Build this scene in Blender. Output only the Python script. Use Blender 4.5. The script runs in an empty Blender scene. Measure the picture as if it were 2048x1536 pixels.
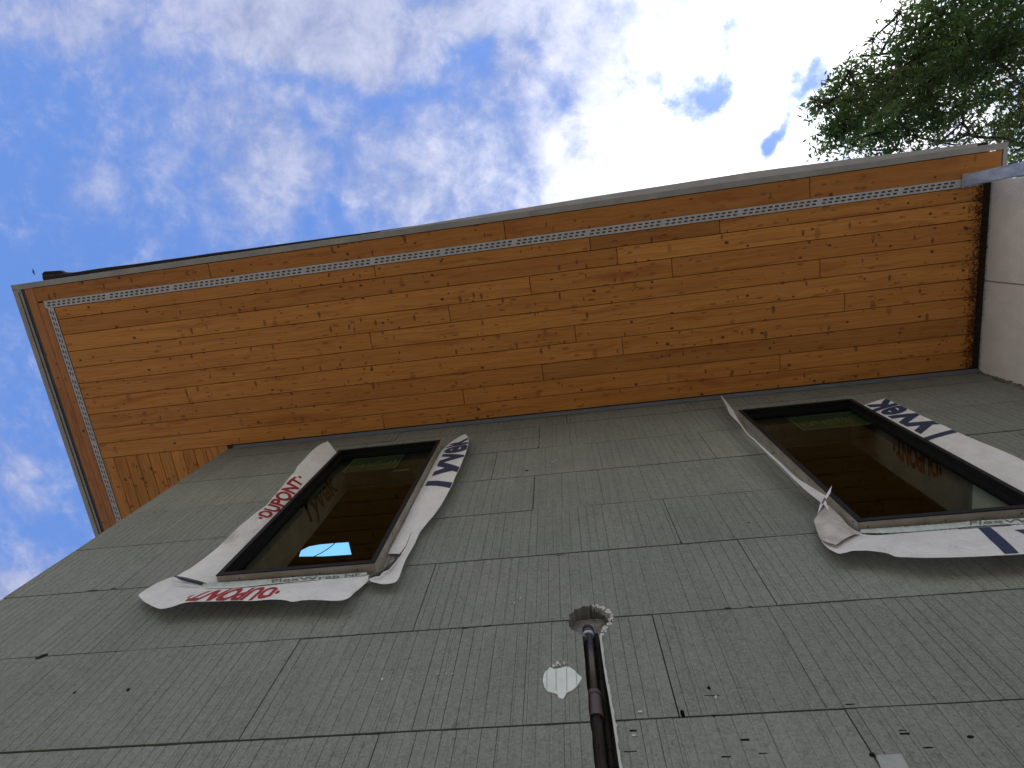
import bpy, bmesh, math, random
from math import radians, sin, cos, pi
from mathutils import Vector, Matrix, noise, geometry
random.seed(11)
C = bpy.context.scene

# ------------------------------------------------------------------ camera
FPX = 1150.0
cam_d = bpy.data.cameras.new("camera"); cam = bpy.data.objects.new("camera", cam_d)
C.collection.objects.link(cam); C.camera = cam
CAM = Vector((0, 0, 1.6))
cam.location = CAM
cam.rotation_euler = (radians(165.5), radians(-3.71), radians(7.36))
cam_d.sensor_width = 36; cam_d.lens = FPX / 2048 * 36
cam_d.clip_start = 0.05; cam_d.clip_end = 3000
C.render.resolution_x = 1024; C.render.resolution_y = 768
RM = cam.rotation_euler.to_matrix()
C.view_settings.view_transform = 'Standard'; C.view_settings.look = 'None'
C.view_settings.exposure = 1.15; C.view_settings.gamma = 1.0

# measuring helpers: where the line of sight of a photo point meets a real plane
def ray(px, py): return RM @ Vector((px - 1024, 768 - py, -FPX))
def onY(px, py, Y): r = ray(px, py); return CAM + r * (Y / r.y)
def onZ(px, py, Z): r = ray(px, py); return CAM + r * ((Z - 1.6) / r.z)
def uv(px, py): r = ray(px, py); return (r.x / r.z, r.y / r.z)

WY = 1.5                      # insulation face
K = 1.5
H = 1.6 + 3.17 * K            # soffit underside
def zz(a): return 1.6 + a * K

# ------------------------------------------------------------------ node helpers
class NT:
    def __init__(s, nt): s.t = nt; s.n = nt.nodes; s.l = nt.links
    def new(s, ty, **kw):
        n = s.n.new(ty)
        for k, v in kw.items(): setattr(n, k, v)
        return n
    def put(s, v, sock):
        if v is None: return
        if isinstance(v, (int, float)):
            sock.default_value = v
        elif isinstance(v, (tuple, list)):
            if len(sock.default_value) == 4 and len(v) == 3: v = (*v, 1)
            sock.default_value = v
        else: s.l.new(v, sock)
    def m(s, op, a, b=None, c=None, clamp=False):
        n = s.new('ShaderNodeMath', operation=op); n.use_clamp = clamp
        s.put(a, n.inputs[0]); s.put(b, n.inputs[1]); s.put(c, n.inputs[2]); return n.outputs[0]
    def vm(s, op, a, b=None):
        n = s.new('ShaderNodeVectorMath', operation=op)
        s.put(a, n.inputs[0]); s.put(b, n.inputs[1]); return n.outputs[0]
    def mix(s, f, a, b, blend='MIX'):
        n = s.new('ShaderNodeMix', data_type='RGBA', blend_type=blend)
        s.put(f, n.inputs[0]); s.put(a, n.inputs[6]); s.put(b, n.inputs[7]); return n.outputs[2]
    def noise(s, vec, scale, detail=4, rough=.55, dist=0.0):
        n = s.new('ShaderNodeTexNoise'); s.put(vec, n.inputs['Vector'])
        n.inputs['Scale'].default_value = scale; n.inputs['Detail'].default_value = detail
        n.inputs['Roughness'].default_value = rough; n.inputs['Distortion'].default_value = dist
        return n.outputs[0]
    def ramp(s, v, a, b, interp='SMOOTHSTEP'):
        n = s.new('ShaderNodeMapRange', interpolation_type=interp)
        s.put(v, n.inputs[0]); n.inputs[1].default_value = a; n.inputs[2].default_value = b
        return n.outputs[0]
    def comb(s, x, y, z=0.0):
        n = s.new('ShaderNodeCombineXYZ'); s.put(x, n.inputs[0]); s.put(y, n.inputs[1]); s.put(z, n.inputs[2]); return n.outputs[0]
    def sep(s, v):
        n = s.new('ShaderNodeSeparateXYZ'); s.put(v, n.inputs[0]); return n.outputs
    def bump(s, h, strength=.5, dist=.01):
        n = s.new('ShaderNodeBump'); s.put(h, n.inputs['Height']); n.inputs['Strength'].default_value = strength
        n.inputs['Distance'].default_value = dist; return n.outputs[0]

# ------------------------------------------------------------------ sky
W = bpy.data.worlds.new("World"); C.world = W; W.use_nodes = True
SUN_DIR = ray(1560, -60).normalized()
SUN_EL = math.asin(SUN_DIR.z); SUN_AZ = math.atan2(SUN_DIR.x, SUN_DIR.y)
def build_world():
    t = NT(W.node_tree); t.n.clear()
    out = t.new('ShaderNodeOutputWorld'); bg = t.new('ShaderNodeBackground')
    t.l.new(bg.outputs[0], out.inputs[0]); bg.inputs[1].default_value = 0.1
    sky = t.new('ShaderNodeTexSky', sky_type='NISHITA'); sky.sun_disc = False
    sky.sun_elevation = SUN_EL; sky.sun_rotation = SUN_AZ
    sky.air_density = 1.0; sky.dust_density = 0.4; sky.ozone_density = 2.0
    tc = t.new('ShaderNodeTexCoord'); d = tc.outputs['Generated']
    x, y, z = t.sep(d)
    zc = t.m('MAXIMUM', z, 0.06)
    u = t.m('DIVIDE', x, zc); v = t.m('DIVIDE', y, zc)
    P = t.comb(u, v, 0.0)
    wn = t.new('ShaderNodeTexNoise'); t.put(P, wn.inputs['Vector']); wn.inputs['Scale'].default_value = 7
    wn.inputs['Detail'].default_value = 6
    warp = t.vm('SUBTRACT', wn.outputs['Color'], (.5, .5, .5))
    sc = t.new('ShaderNodeVectorMath', operation='SCALE'); t.l.new(warp, sc.inputs[0]); sc.inputs['Scale'].default_value = .20
    Pw = t.vm('ADD', P, sc.outputs[0])
    def blob(px, py, rx, ry, rot, amp, vec=Pw):
        cx, cy = uv(px, py); ex, ey = uv(px + 10, py)
        s = math.hypot(ex - cx, ey - cy) / 10
        # image x axis in uv space is nearly +x, image y nearly +y
        a = t.vm('SUBTRACT', vec, (cx, cy, 0))
        mp = t.new('ShaderNodeMapping', vector_type='POINT')
        mp.inputs['Rotation'].default_value = (0, 0, radians(-rot))
        t.l.new(a, mp.inputs[0])
        b = t.vm('MULTIPLY', mp.outputs[0], (1 / (rx * s), 1 / (ry * s), 0))
        n = t.new('ShaderNodeVectorMath', operation='DOT_PRODUCT'); t.l.new(b, n.inputs[0]); t.l.new(b, n.inputs[1])
        e = t.m('EXPONENT', t.m('MULTIPLY', n.outputs['Value'], -1.0))
        return t.m('MULTIPLY', e, amp)
    def total(lst, base=0.0):
        acc = base
        for b in lst: acc = t.m('ADD', acc, blob(*b))
        return acc
    # coverage of cloud over the sky
    pos_ = total([
        (1400, 60, 330, 300, 0, 1.0), (1560, 300, 260, 160, 0, .55), (1750, -60, 300, 260, 0, .9),
        (1250, 330, 160, 110, 0, .55), (600, 20, 200, 130, 25, 1.0), (950, 20, 160, 70, 0, .55),
        (520, 330, 150, 130, 45, .32), (830, 380, 190, 110, 20, .50), (1050, 160, 130, 120, 60, .30),
        (230, 130, 260, 90, 35, .16), (200, 370, 70, 60, 0, .22), (30, 960, 50, 80, 10, .34),
        (0, 1190, 130, 60, 0, .60), (120, 10, 260, 70, 10, .28), (2300, 300, 400, 500, 0, .7),
    ], 0.17)
    cov = t.m('ADD', t.m('MINIMUM', pos_, .92), total([
        # openings
        (1450, 120, 20, 80, 22, -.62), (1425, 185, 60, 45, 0, -.52), (1590, 230, 34, 95, 28, -.85),
        (1545, 300, 55, 45, 10, -.55), (1380, 200, 45, 50, 0, -.35), (1120, 205, 36, 60, -20, -.45), (1160, 275, 40, 28, 0, -.45), (1070, 100, 50, 28, 40, -.4),
        (700, 175, 220, 28, 12, -.30), (930, 120, 45, 35, 0, -.40), (650, 330, 20, 90, -12, -.22),
        (650, 455, 90, 30, 0, -.25), (40, 450, 200, 380, 0, -.16), (1300, 170, 30, 22, 0, -.3), (1240, 150, 26, 60, 0, -.35), (1040, 230, 60, 40, 0, -.3),
    ], 0.0))
    fill_clouds = t.m('MULTIPLY', t.ramp(z, .66, .46), t.ramp(y, .35, .05))  # bright neutral cloud band added out of view to light the wall
    cov = t.m('ADD', cov, t.m('MULTIPLY', fill_clouds, .8))
    n1 = t.noise(P, 5.0, 9, .56, .35)
    n2 = t.noise(P, 15.0, 10, .66, .25)
    n3 = t.noise(P, 60.0, 6, .65, .1)
    dn = t.m('ADD', t.m('MULTIPLY', t.m('SUBTRACT', n1, .5), 1.05), t.m('MULTIPLY', t.m('SUBTRACT', n2, .5), 1.0))
    dn = t.m('ADD', dn, t.m('MULTIPLY', t.m('SUBTRACT', n3, .5), .38))
    dens = t.ramp(t.m('ADD', cov, dn), -.04, .88, 'SMOOTHSTEP')
    glow = t.m('MINIMUM', total([(1660, 20, 380, 330, 0, 1.0), (1450, 330, 300, 180, 0, .35), (900, 400, 320, 170, 0, .10), (650, 60, 260, 160, 0, .05), (1000, 30, 160, 90, 0, .10)], 0.0), 1.25)
    ccol = t.mix(t.m('MINIMUM', glow, 1.0), (2.0, 2.2, 3.2), (11, 11.2, 11.6))
    ccol = t.mix(fill_clouds, ccol, (6.6, 6.5, 6.1))
    ccol = t.mix(1.0, ccol, t.mix(t.ramp(t.m('ADD', t.m('MULTIPLY', n1, .5), t.m('MULTIPLY', n2, .5)), .32, .68), (.62, .68, .80), (1.25, 1.22, 1.16)), 'MULTIPLY')
    skyc = t.mix(1.0, sky.outputs[0], (.78, .92, 1.22), 'MULTIPLY')
    skyc = t.mix(.6, skyc, (.66, 1.35, 3.4))
    skyc = t.mix(t.ramp(t.m('ADD', cov, t.m('MULTIPLY', dn, .3)), .0, .6), skyc, (.80, 1.45, 3.5))
    cy = t.m('MINIMUM', blob(650, 1100, 230, 120, 0, 1.0, P), 1.0)
    skyc = t.mix(t.m('MULTIPLY', cy, .9), skyc, (1.6, 4.4, 7.5))
    col = t.mix(dens, skyc, ccol)
    t.l.new(col, bg.inputs[0])
build_world()

sun_d = bpy.data.lights.new("sun", 'SUN'); sun = bpy.data.objects.new("sun", sun_d); C.collection.objects.link(sun)
sun_d.energy = 1.5; sun_d.angle = radians(10); sun_d.color = (1, .95, .87)
sun.rotation_euler = SUN_DIR.to_track_quat('Z', 'Y').to_euler()

# ------------------------------------------------------------------ materials
def mat(name, col=(.5, .5, .5), rough=.7, metal=0.0, spec=.4):
    m = bpy.data.materials.new(name); m.use_nodes = True
    b = m.node_tree.nodes['Principled BSDF']
    b.inputs['Base Color'].default_value = (*col, 1); b.inputs['Roughness'].default_value = rough
    b.inputs['Metallic'].default_value = metal; b.inputs['Specular IOR Level'].default_value = spec
    return m, NT(m.node_tree), b
def obc(t): return t.new('ShaderNodeTexCoord').outputs['Object']
def mottled(name, c1, c2, scale=8, rough=.8, metal=0, spec=.3, bump=.2, bscale=60, stretch=(1, 1, 1), bdist=.004):
    m, t, b = mat(name, c1, rough, metal, spec)
    o = t.vm('MULTIPLY', obc(t), stretch)
    f = t.ramp(t.noise(o, scale, 6, .6), .3, .7)
    t.l.new(t.mix(f, c1, c2), b.inputs['Base Color'])
    t.l.new(t.bump(t.noise(o, bscale, 4, .6), bump, bdist), b.inputs['Normal'])
    r = t.m('ADD', t.m('MULTIPLY', f, .12), rough - .06); t.l.new(r, b.inputs['Roughness'])
    return m
def make_eps():
    m, t, b = mat('graphite foam', (.2, .2, .2), .82, 0, .25)
    o = obc(t)
    big = t.ramp(t.noise(o, 1.3, 5, .6), .3, .7)
    ver = t.ramp(t.noise(t.vm('MULTIPLY', o, (9, 9, 1.1)), 3, 5, .6), .3, .72)
    fine = t.ramp(t.noise(o, 110, 4, .75), .3, .7)
    spk = t.ramp(t.noise(o, 45, 4, .7), .56, .72)
    mid = t.ramp(t.noise(o, 55, 5, .75), .38, .62)
    c = t.mix(big, (.140, .152, .138), (.182, .193, .176))
    c = t.mix(t.m('MULTIPLY', ver, .35), c, (.086, .095, .084))
    sta = t.ramp(t.noise(t.vm('MULTIPLY', o, (1, 1, .6)), 2.2, 7, .68, 1.0), .52, .74)
    c = t.mix(t.m('MULTIPLY', sta, .38), c, (.075, .078, .068))
    c = t.mix(t.m('MULTIPLY', fine, .5), c, (.245, .258, .225))
    c = t.mix(t.m('MULTIPLY', spk, .5), c, (.06, .06, .055))
    c = t.mix(1.0, c, t.mix(mid, (.90, .90, .90), (1.08, 1.08, 1.08)), 'MULTIPLY')
    at = t.new('ShaderNodeAttribute', attribute_name='tint'); 
    c = t.mix(1.0, c, at.outputs['Color'], 'MULTIPLY')
    t.l.new(c, b.inputs['Base Color'])
    hh = t.m('ADD', t.noise(o, 110, 4, .75), t.m('MULTIPLY', t.noise(o, 28, 4, .6), 1.3))
    t.l.new(t.bump(hh, .5, .004), b.inputs['Normal'])
    return m
def make_wood(name, ca, cb, red):
    m, t, b = mat(name, ca, .55, 0, .35)
    uvn = t.new('ShaderNodeUVMap').outputs[0]
    ux, uy, _ = t.sep(uvn)
    at = t.new('ShaderNodeAttribute', attribute_name='tint'); tr, tg, tb = t.sep(at.outputs['Color'])
    wob = t.m('MULTIPLY', t.m('SUBTRACT', t.noise(t.comb(t.m('MULTIPLY', ux, 2.2), t.m('MULTIPLY', uy, 5)), 1, 3), .5), .10)
    vy = t.m('ADD', uy, wob)
    c = t.mix(tr, ca, cb)
    grain = t.noise(t.comb(t.m('MULTIPLY', ux, 1.2), t.m('MULTIPLY', vy, 70)), 1, 5, .6)
    c = t.mix(t.m('MULTIPLY', t.ramp(grain, .38, .62), .42), c, tuple(k * .55 for k in ca))
    st = t.ramp(t.noise(t.comb(t.m('MULTIPLY', ux, 1.1), t.m('MULTIPLY', vy, 16)), 1, 5, .65, .4), .50, .70)
    c = t.mix(t.m('MULTIPLY', st, .75), c, red)
    mot = t.ramp(t.noise(t.comb(t.m('MULTIPLY', ux, 5), t.m('MULTIPLY', uy, 14)), 1, 4), .3, .75)
    c = t.mix(t.m('MULTIPLY', mot, .22), c, (.62, .31, .09))
    def knots(sx, sy, thr, rr, off):
        vo = t.new('ShaderNodeTexVoronoi'); vo.inputs['Scale'].default_value = 1
        q = t.noise(t.comb(t.m('MULTIPLY', ux, 60), t.m('MULTIPLY', uy, 60)), 1, 2)
        p = t.comb(t.m('ADD', t.m('MULTIPLY', ux, sx), off), t.m('ADD', t.m('MULTIPLY', uy, sy), off * 1.7))
        p = t.vm('ADD', p, t.comb(t.m('MULTIPLY', q, .03), t.m('MULTIPLY', q, .04)))
        t.l.new(p, vo.inputs['Vector'])
        r_, g_, b_ = t.sep(vo.outputs['Color'])
        pres = t.m('GREATER_THAN', r_, thr)
        rad = t.m('ADD', t.m('MULTIPLY', g_, rr), rr * .45)
        k = t.m('SUBTRACT', 1.0, t.m('DIVIDE', vo.outputs['Distance'], rad), clamp=True)
        return t.m('MULTIPLY', pres, t.ramp(k, 0.0, .45))
    k1 = knots(9.5, 13.0, .15, .14, 3.3)
    k2 = knots(8, 26, .25, .22, 9.1)
    k3 = knots(7.0, 3.6, .55, .17, 21.7)
    k4 = knots(15, 6.5, .32, .18, 41.3)
    c = t.mix(t.m('MULTIPLY', k3, .45), c, (.19, .06, .018))
    c = t.mix(t.m('MULTIPLY', k2, .6), c, (.17, .055, .018))
    c = t.mix(t.m('MULTIPLY', k4, .8), c, (.14, .05, .015))
    c = t.mix(t.m('MULTIPLY', k1, .92), c, (.075, .025, .012))
    c = t.mix(1.0, c, t.comb(tg, tg, tg), 'MULTIPLY')
    t.l.new(c, b.inputs['Base Color'])
    t.l.new(t.bump(grain, .25, .002), b.inputs['Normal'])
    return m
M_EPS = make_eps()
M_CUT = mottled('cut foam', (.16, .165, .155), (.24, .245, .23), 40, .85, bump=.6, bscale=120)
M_WOOD = make_wood('varnished spruce', (.48, .180, .032), (.64, .288, .062), (.30, .078, .015))
M_WOOD2 = make_wood('plain spruce edge board', (.42, .17, .062), (.46, .19, .07), (.26, .085, .035))
M_TRIM = mottled('grey fascia metal', (.27, .28, .275), (.36, .37, .36), 5, .5, .3, bump=.05)
M_TRIMD = mottled('dark trim and gap shade', (.05, .055, .065), (.075, .08, .09), 5, .5, .2, bump=.05)
M_PROF = mottled('blue grey profile', (.16, .18, .21), (.2, .22, .25), 6, .5, .1, bump=.05)
M_BIT = mottled('bitumen', (.015, .014, .016), (.03, .028, .03), 12, .75, bump=.5, bscale=40)
M_VENT = mottled('perforated grey plastic', (.44, .45, .47), (.52, .53, .55), 6, .5, bump=.05)
M_VVOID = mottled('vent slot shade', (.13, .13, .135), (.18, .18, .185), 60, .9)
M_HOLE = mottled('end gap shade', (.02, .018, .016), (.035, .03, .026), 20, .9)
M_BLACK = mottled('black window frame', (.004, .004, .005), (.007, .007, .008), 20, .6, 0, .2, bump=.05)
M_BUCK = mottled('grey plywood box', (.24, .215, .185), (.33, .30, .265), 9, .75, stretch=(1, 1, 1), bump=.2, bscale=50)
M_BUCKD = mottled('nail and stain', (.03, .028, .026), (.06, .05, .04), 40, .6)
M_WHITE = mottled('white render', (.74, .74, .74), (.84, .84, .83), 6, .9, bump=.9, bscale=90, bdist=.008)
M_MASON = mottled('dark masonry', (.05, .046, .043), (.11, .10, .092), 18, .9, bump=.7, bscale=50, bdist=.01)
M_PIPE = mottled('dark bronze pipe', (.035, .03, .028), (.06, .052, .046), 14, .30, .5, .5, bump=.08, bscale=30)
M_COUP = mottled('brown coupling', (.06, .045, .038), (.085, .065, .055), 14, .4, .3, .5)
M_CAP = mottled('white foam plug', (.50, .54, .52), (.60, .64, .62), 14, .8, bump=.3)
M_FLECK = mottled('white fleck', (.36, .37, .35), (.46, .47, .45), 14, .8)
M_NAVY = mottled('navy print', (.012, .02, .055), (.02, .03, .075), 60, .6)
M_RED = mottled('red print', (.22, .014, .018), (.30, .02, .026), 60, .6)
M_GREYINK = mottled('grey print', (.07, .085, .085), (.11, .125, .125), 60, .6)
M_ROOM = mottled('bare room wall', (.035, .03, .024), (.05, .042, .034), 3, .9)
M_GREEN = mottled('green sticker', (.02, .032, .010), (.032, .048, .016), 30, .5)
M_PALE = mottled('sticker lettering', (.16, .19, .13), (.22, .25, .18), 30, .5)
M_BARK = mottled('bark', (.05, .04, .032), (.10, .085, .07), 14, .9, stretch=(1, 1, .3), bump=.8, bscale=20, bdist=.03)
def make_membrane():
    m, t, b = mat('spun membrane', (.62, .63, .66), .55, 0, .35)
    o = obc(t)
    f = t.ramp(t.noise(o, 9, 5, .6), .3, .7); g = t.noise(o, 160, 3, .7)
    c = t.mix(f, (.74, .74, .74), (.86, .86, .85)); c = t.mix(t.m('MULTIPLY', t.ramp(g, .4, .7), .3), c, (.64, .64, .64))
    t.l.new(c, b.inputs['Base Color'])
    cr = t.m('ABSOLUTE', t.m('SUBTRACT', t.noise(o, 11, 3, .5, 1.5), .5)); cr2 = t.m('ABSOLUTE', t.m('SUBTRACT', t.noise(t.vm('ADD', o, (5, 3, 1)), 26, 2, .5, .8), .5))
    hh = t.m('ADD', t.m('MULTIPLY', cr, -1.6), t.m('ADD', t.m('MULTIPLY', cr2, -.6), t.m('MULTIPLY', g, .12)))
    t.l.new(t.bump(hh, .7, .022), b.inputs['Normal'])
    tl = t.new('ShaderNodeBsdfTranslucent'); tl.inputs[0].default_value = (.55, .55, .56, 1)
    mx = t.new('ShaderNodeMixShader'); mx.inputs[0].default_value = .28
    out = m.node_tree.nodes['Material Output']
    t.l.new(b.outputs[0], mx.inputs[1]); t.l.new(tl.outputs[0], mx.inputs[2]); t.l.new(mx.outputs[0], out.inputs[0])
    return m
M_MEM = make_membrane()
M_MEMB = mottled('dusty brown membrane', (.30, .275, .25), (.46, .44, .42), 12, .7, bump=.2, bscale=60)  # mottled brown, darker than the plain membrane
M_WRAP = mottled('crinkled wrap tape', (.30, .35, .335), (.42, .47, .455), 30, .5, bump=.5, bscale=80, stretch=(1, 1, .3))
def make_glass():
    m = bpy.data.materials.new('window glass'); m.use_nodes = True; t = NT(m.node_tree); t.n.clear()
    out = t.new('ShaderNodeOutputMaterial'); tr = t.new('ShaderNodeBsdfTransparent'); gl = t.new('ShaderNodeBsdfGlossy')
    tr.inputs[0].default_value = (.8, .86, .8, 1); gl.inputs['Roughness'].default_value = 0.004
    gl.inputs[0].default_value = (.72, .95, .78, 1)
    fr = t.new('ShaderNodeFresnel'); fr.inputs[0].default_value = 1.5
    f = t.m('MULTIPLY', fr.outputs[0], .75, clamp=True)
    mx = t.new('ShaderNodeMixShader'); t.l.new(f, mx.inputs[0]); t.l.new(tr.outputs[0], mx.inputs[1]); t.l.new(gl.outputs[0], mx.inputs[2])
    t.l.new(mx.outputs[0], out.inputs[0]); return m
M_GLASS = make_glass()
def make_metal():
    m, t, b = mat('galvanised steel', (.6, .64, .7), .35, .35, .5)
    o = t.vm('MULTIPLY', obc(t), (1, 1, .25))
    f = t.ramp(t.noise(o, 30, 6, .7), .35, .65)
    t.l.new(t.mix(f, (.32, .44, .66), (.50, .64, .86)), b.inputs['Base Color'])  # blue of the reflected sky is put into the base colour
    t.l.new(t.m('ADD', t.m('MULTIPLY', f, .25), .3), b.inputs['Roughness'])
    t.l.new(t.bump(t.noise(o, 25, 4), .15, .01), b.inputs['Normal'])
    return m
M_STEEL = make_metal()
def make_leaf():
    m, t, b = mat('leaf', (.07, .11, .03), .5, 0, .3)
    at = t.new('ShaderNodeAttribute', attribute_name='tint')
    t.l.new(at.outputs['Color'], b.inputs['Base Color'])
    tl = t.new('ShaderNodeBsdfTranslucent'); t.l.new(t.mix(1.0, at.outputs['Color'], (1.2, 1.5, .8), 'MULTIPLY'), tl.inputs[0])
    mx = t.new('ShaderNodeMixShader'); mx.inputs[0].default_value = .5
    out = m.node_tree.nodes['Material Output']
    t.l.new(b.outputs[0], mx.inputs[1]); t.l.new(tl.outputs[0], mx.inputs[2]); t.l.new(mx.outputs[0], out.inputs[0])
    return m
M_LEAF = make_leaf()

# ------------------------------------------------------------------ object helpers
def link(name, me, m=None, parent=None):
    o = bpy.data.objects.new(name, me); C.collection.objects.link(o)
    if m is not None:
        for k in (m if isinstance(m, (list, tuple)) else [m]): me.materials.append(k)
    if parent: o.parent = parent
    return o
def obj(name, bm, m, parent=None, smooth=False):
    me = bpy.data.meshes.new(name); bm.normal_update(); bm.to_mesh(me); bm.free()
    if smooth:
        for p in me.polygons: p.use_smooth = True
    return link(name, me, m, parent)
def tag(o, label, cat=None, group=None, kind=None):
    if label: o['label'] = label
    if cat: o['category'] = cat
    if group: o['group'] = group
    if kind: o['kind'] = kind
    return o
def box(bm, x0, x1, y0, y1, z0, z1, bev=0):
    vs = [bm.verts.new((x, y, z)) for z in (z0, z1) for y in (y0, y1) for x in (x0, x1)]
    fs = [bm.faces.new([vs[i] for i in f]) for f in ((0, 2, 3, 1), (4, 5, 7, 6), (0, 1, 5, 4), (2, 6, 7, 3), (0, 4, 6, 2), (1, 3, 7, 5))]
    if bev:
        es = list({e for f in fs for e in f.edges}); bmesh.ops.bevel(bm, geom=es, offset=bev, segments=1, affect='EDGES')
    return fs
def prism(bm, pts, y0, y1):
    """outline pts (x,z) extruded from y0 (front) to y1"""
    a = [bm.verts.new((x, y0, z)) for x, z in pts]; b = [bm.verts.new((x, y1, z)) for x, z in pts]
    n = len(pts); bm.faces.new(a); bm.faces.new(b[::-1])
    for i in range(n): bm.faces.new((a[i], b[i], b[(i + 1) % n], a[(i + 1) % n]))
def tube(bm, pts, rad, seg=12, cap=True):
    rings = []; n = len(pts)
    for i, p in enumerate(pts):
        d = (pts[min(i + 1, n - 1)] - pts[max(i - 1, 0)]).normalized()
        a = Vector((0, 0, 1)) if abs(d.z) < .9 else Vector((1, 0, 0))
        u = d.cross(a).normalized(); w = d.cross(u)
        r = rad[i] if isinstance(rad, (list, tuple)) else rad
        rings.append([bm.verts.new(p + (u * cos(2 * pi * k / seg) + w * sin(2 * pi * k / seg)) * r) for k in range(seg)])
    for i in range(n - 1):
        for k in range(seg):
            bm.faces.new((rings[i][k], rings[i][(k + 1) % seg], rings[i + 1][(k + 1) % seg], rings[i + 1][k]))
    if cap: bm.faces.new(rings[0][::-1]); bm.faces.new(rings[-1])
def rect_minus(rects, hole):
    out = []
    hx0, hx1, hz0, hz1 = hole
    for (x0, x1, z0, z1) in rects:
        if hx1 <= x0 or hx0 >= x1 or hz1 <= z0 or hz0 >= z1: out.append((x0, x1, z0, z1)); continue
        if z0 < hz0: out.append((x0, x1, z0, hz0))
        if z1 > hz1: out.append((x0, x1, hz1, z1))
        a, b = max(z0, hz0), min(z1, hz1)
        if x0 < hx0: out.append((x0, hx0, a, b))
        if x1 > hx1: out.append((hx1, x1, a, b))
    return out

# ------------------------------------------------------------------ ground
bm = bmesh.new(); R_ = 900
vs = [bm.verts.new((x, y, 0)) for x, y in ((-R_, -R_), (R_, -R_), (R_, R_), (-R_, R_))]; bm.faces.new(vs)
M_GROUND = mottled('building site gravel', (.20, .17, .135), (.30, .26, .21), .8, .95, bump=.5, bscale=14, bdist=.03)
g = obj('ground', bm, M_GROUND); tag(g, None, kind='structure')

# ------------------------------------------------------------------ house
XL = -2.08 * K; XR = 2.2 * K
house = bpy.data.objects.new('house', None); C.collection.objects.link(house); house.location = (XL, WY, 0)
tag(house, 'unfinished house clad in grey foam boards under a deep spruce soffit', 'house')
HO = Vector(house.location)
def hpart(o, label=None, parent=None):
    """world-built mesh becomes a part of the house without moving"""
    if parent is None:
        o.parent = house; o.matrix_parent_inverse = Matrix.Translation(-HO)
    else:
        o.parent = parent
    if label: o['label'] = label
    return o

PF = 0.052                     # how far the window boxes stand out
FY = WY - PF
def win_rect(tl, tr, br, bl):
    a, b, c, d = [onY(*p, FY) for p in (tl, tr, br, bl)]
    return ((a.x + d.x) / 2, (b.x + c.x) / 2, (c.z + d.z) / 2, (a.z + b.z) / 2)
w1 = win_rect((680, 901), (880, 881), (751, 1128), (431, 1152))
w2x0 = (onY(1475, 820, FY).x + onY(1715, 1045, FY).x) / 2
w2x1 = onY(1705, 800, FY).x
w2 = (w2x0, w2x1, onY(1715, 1045, FY).z, (onY(1475, 820, FY).z + onY(1705, 800, FY).z) / 2)
WINS = [w1, w2]

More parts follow.
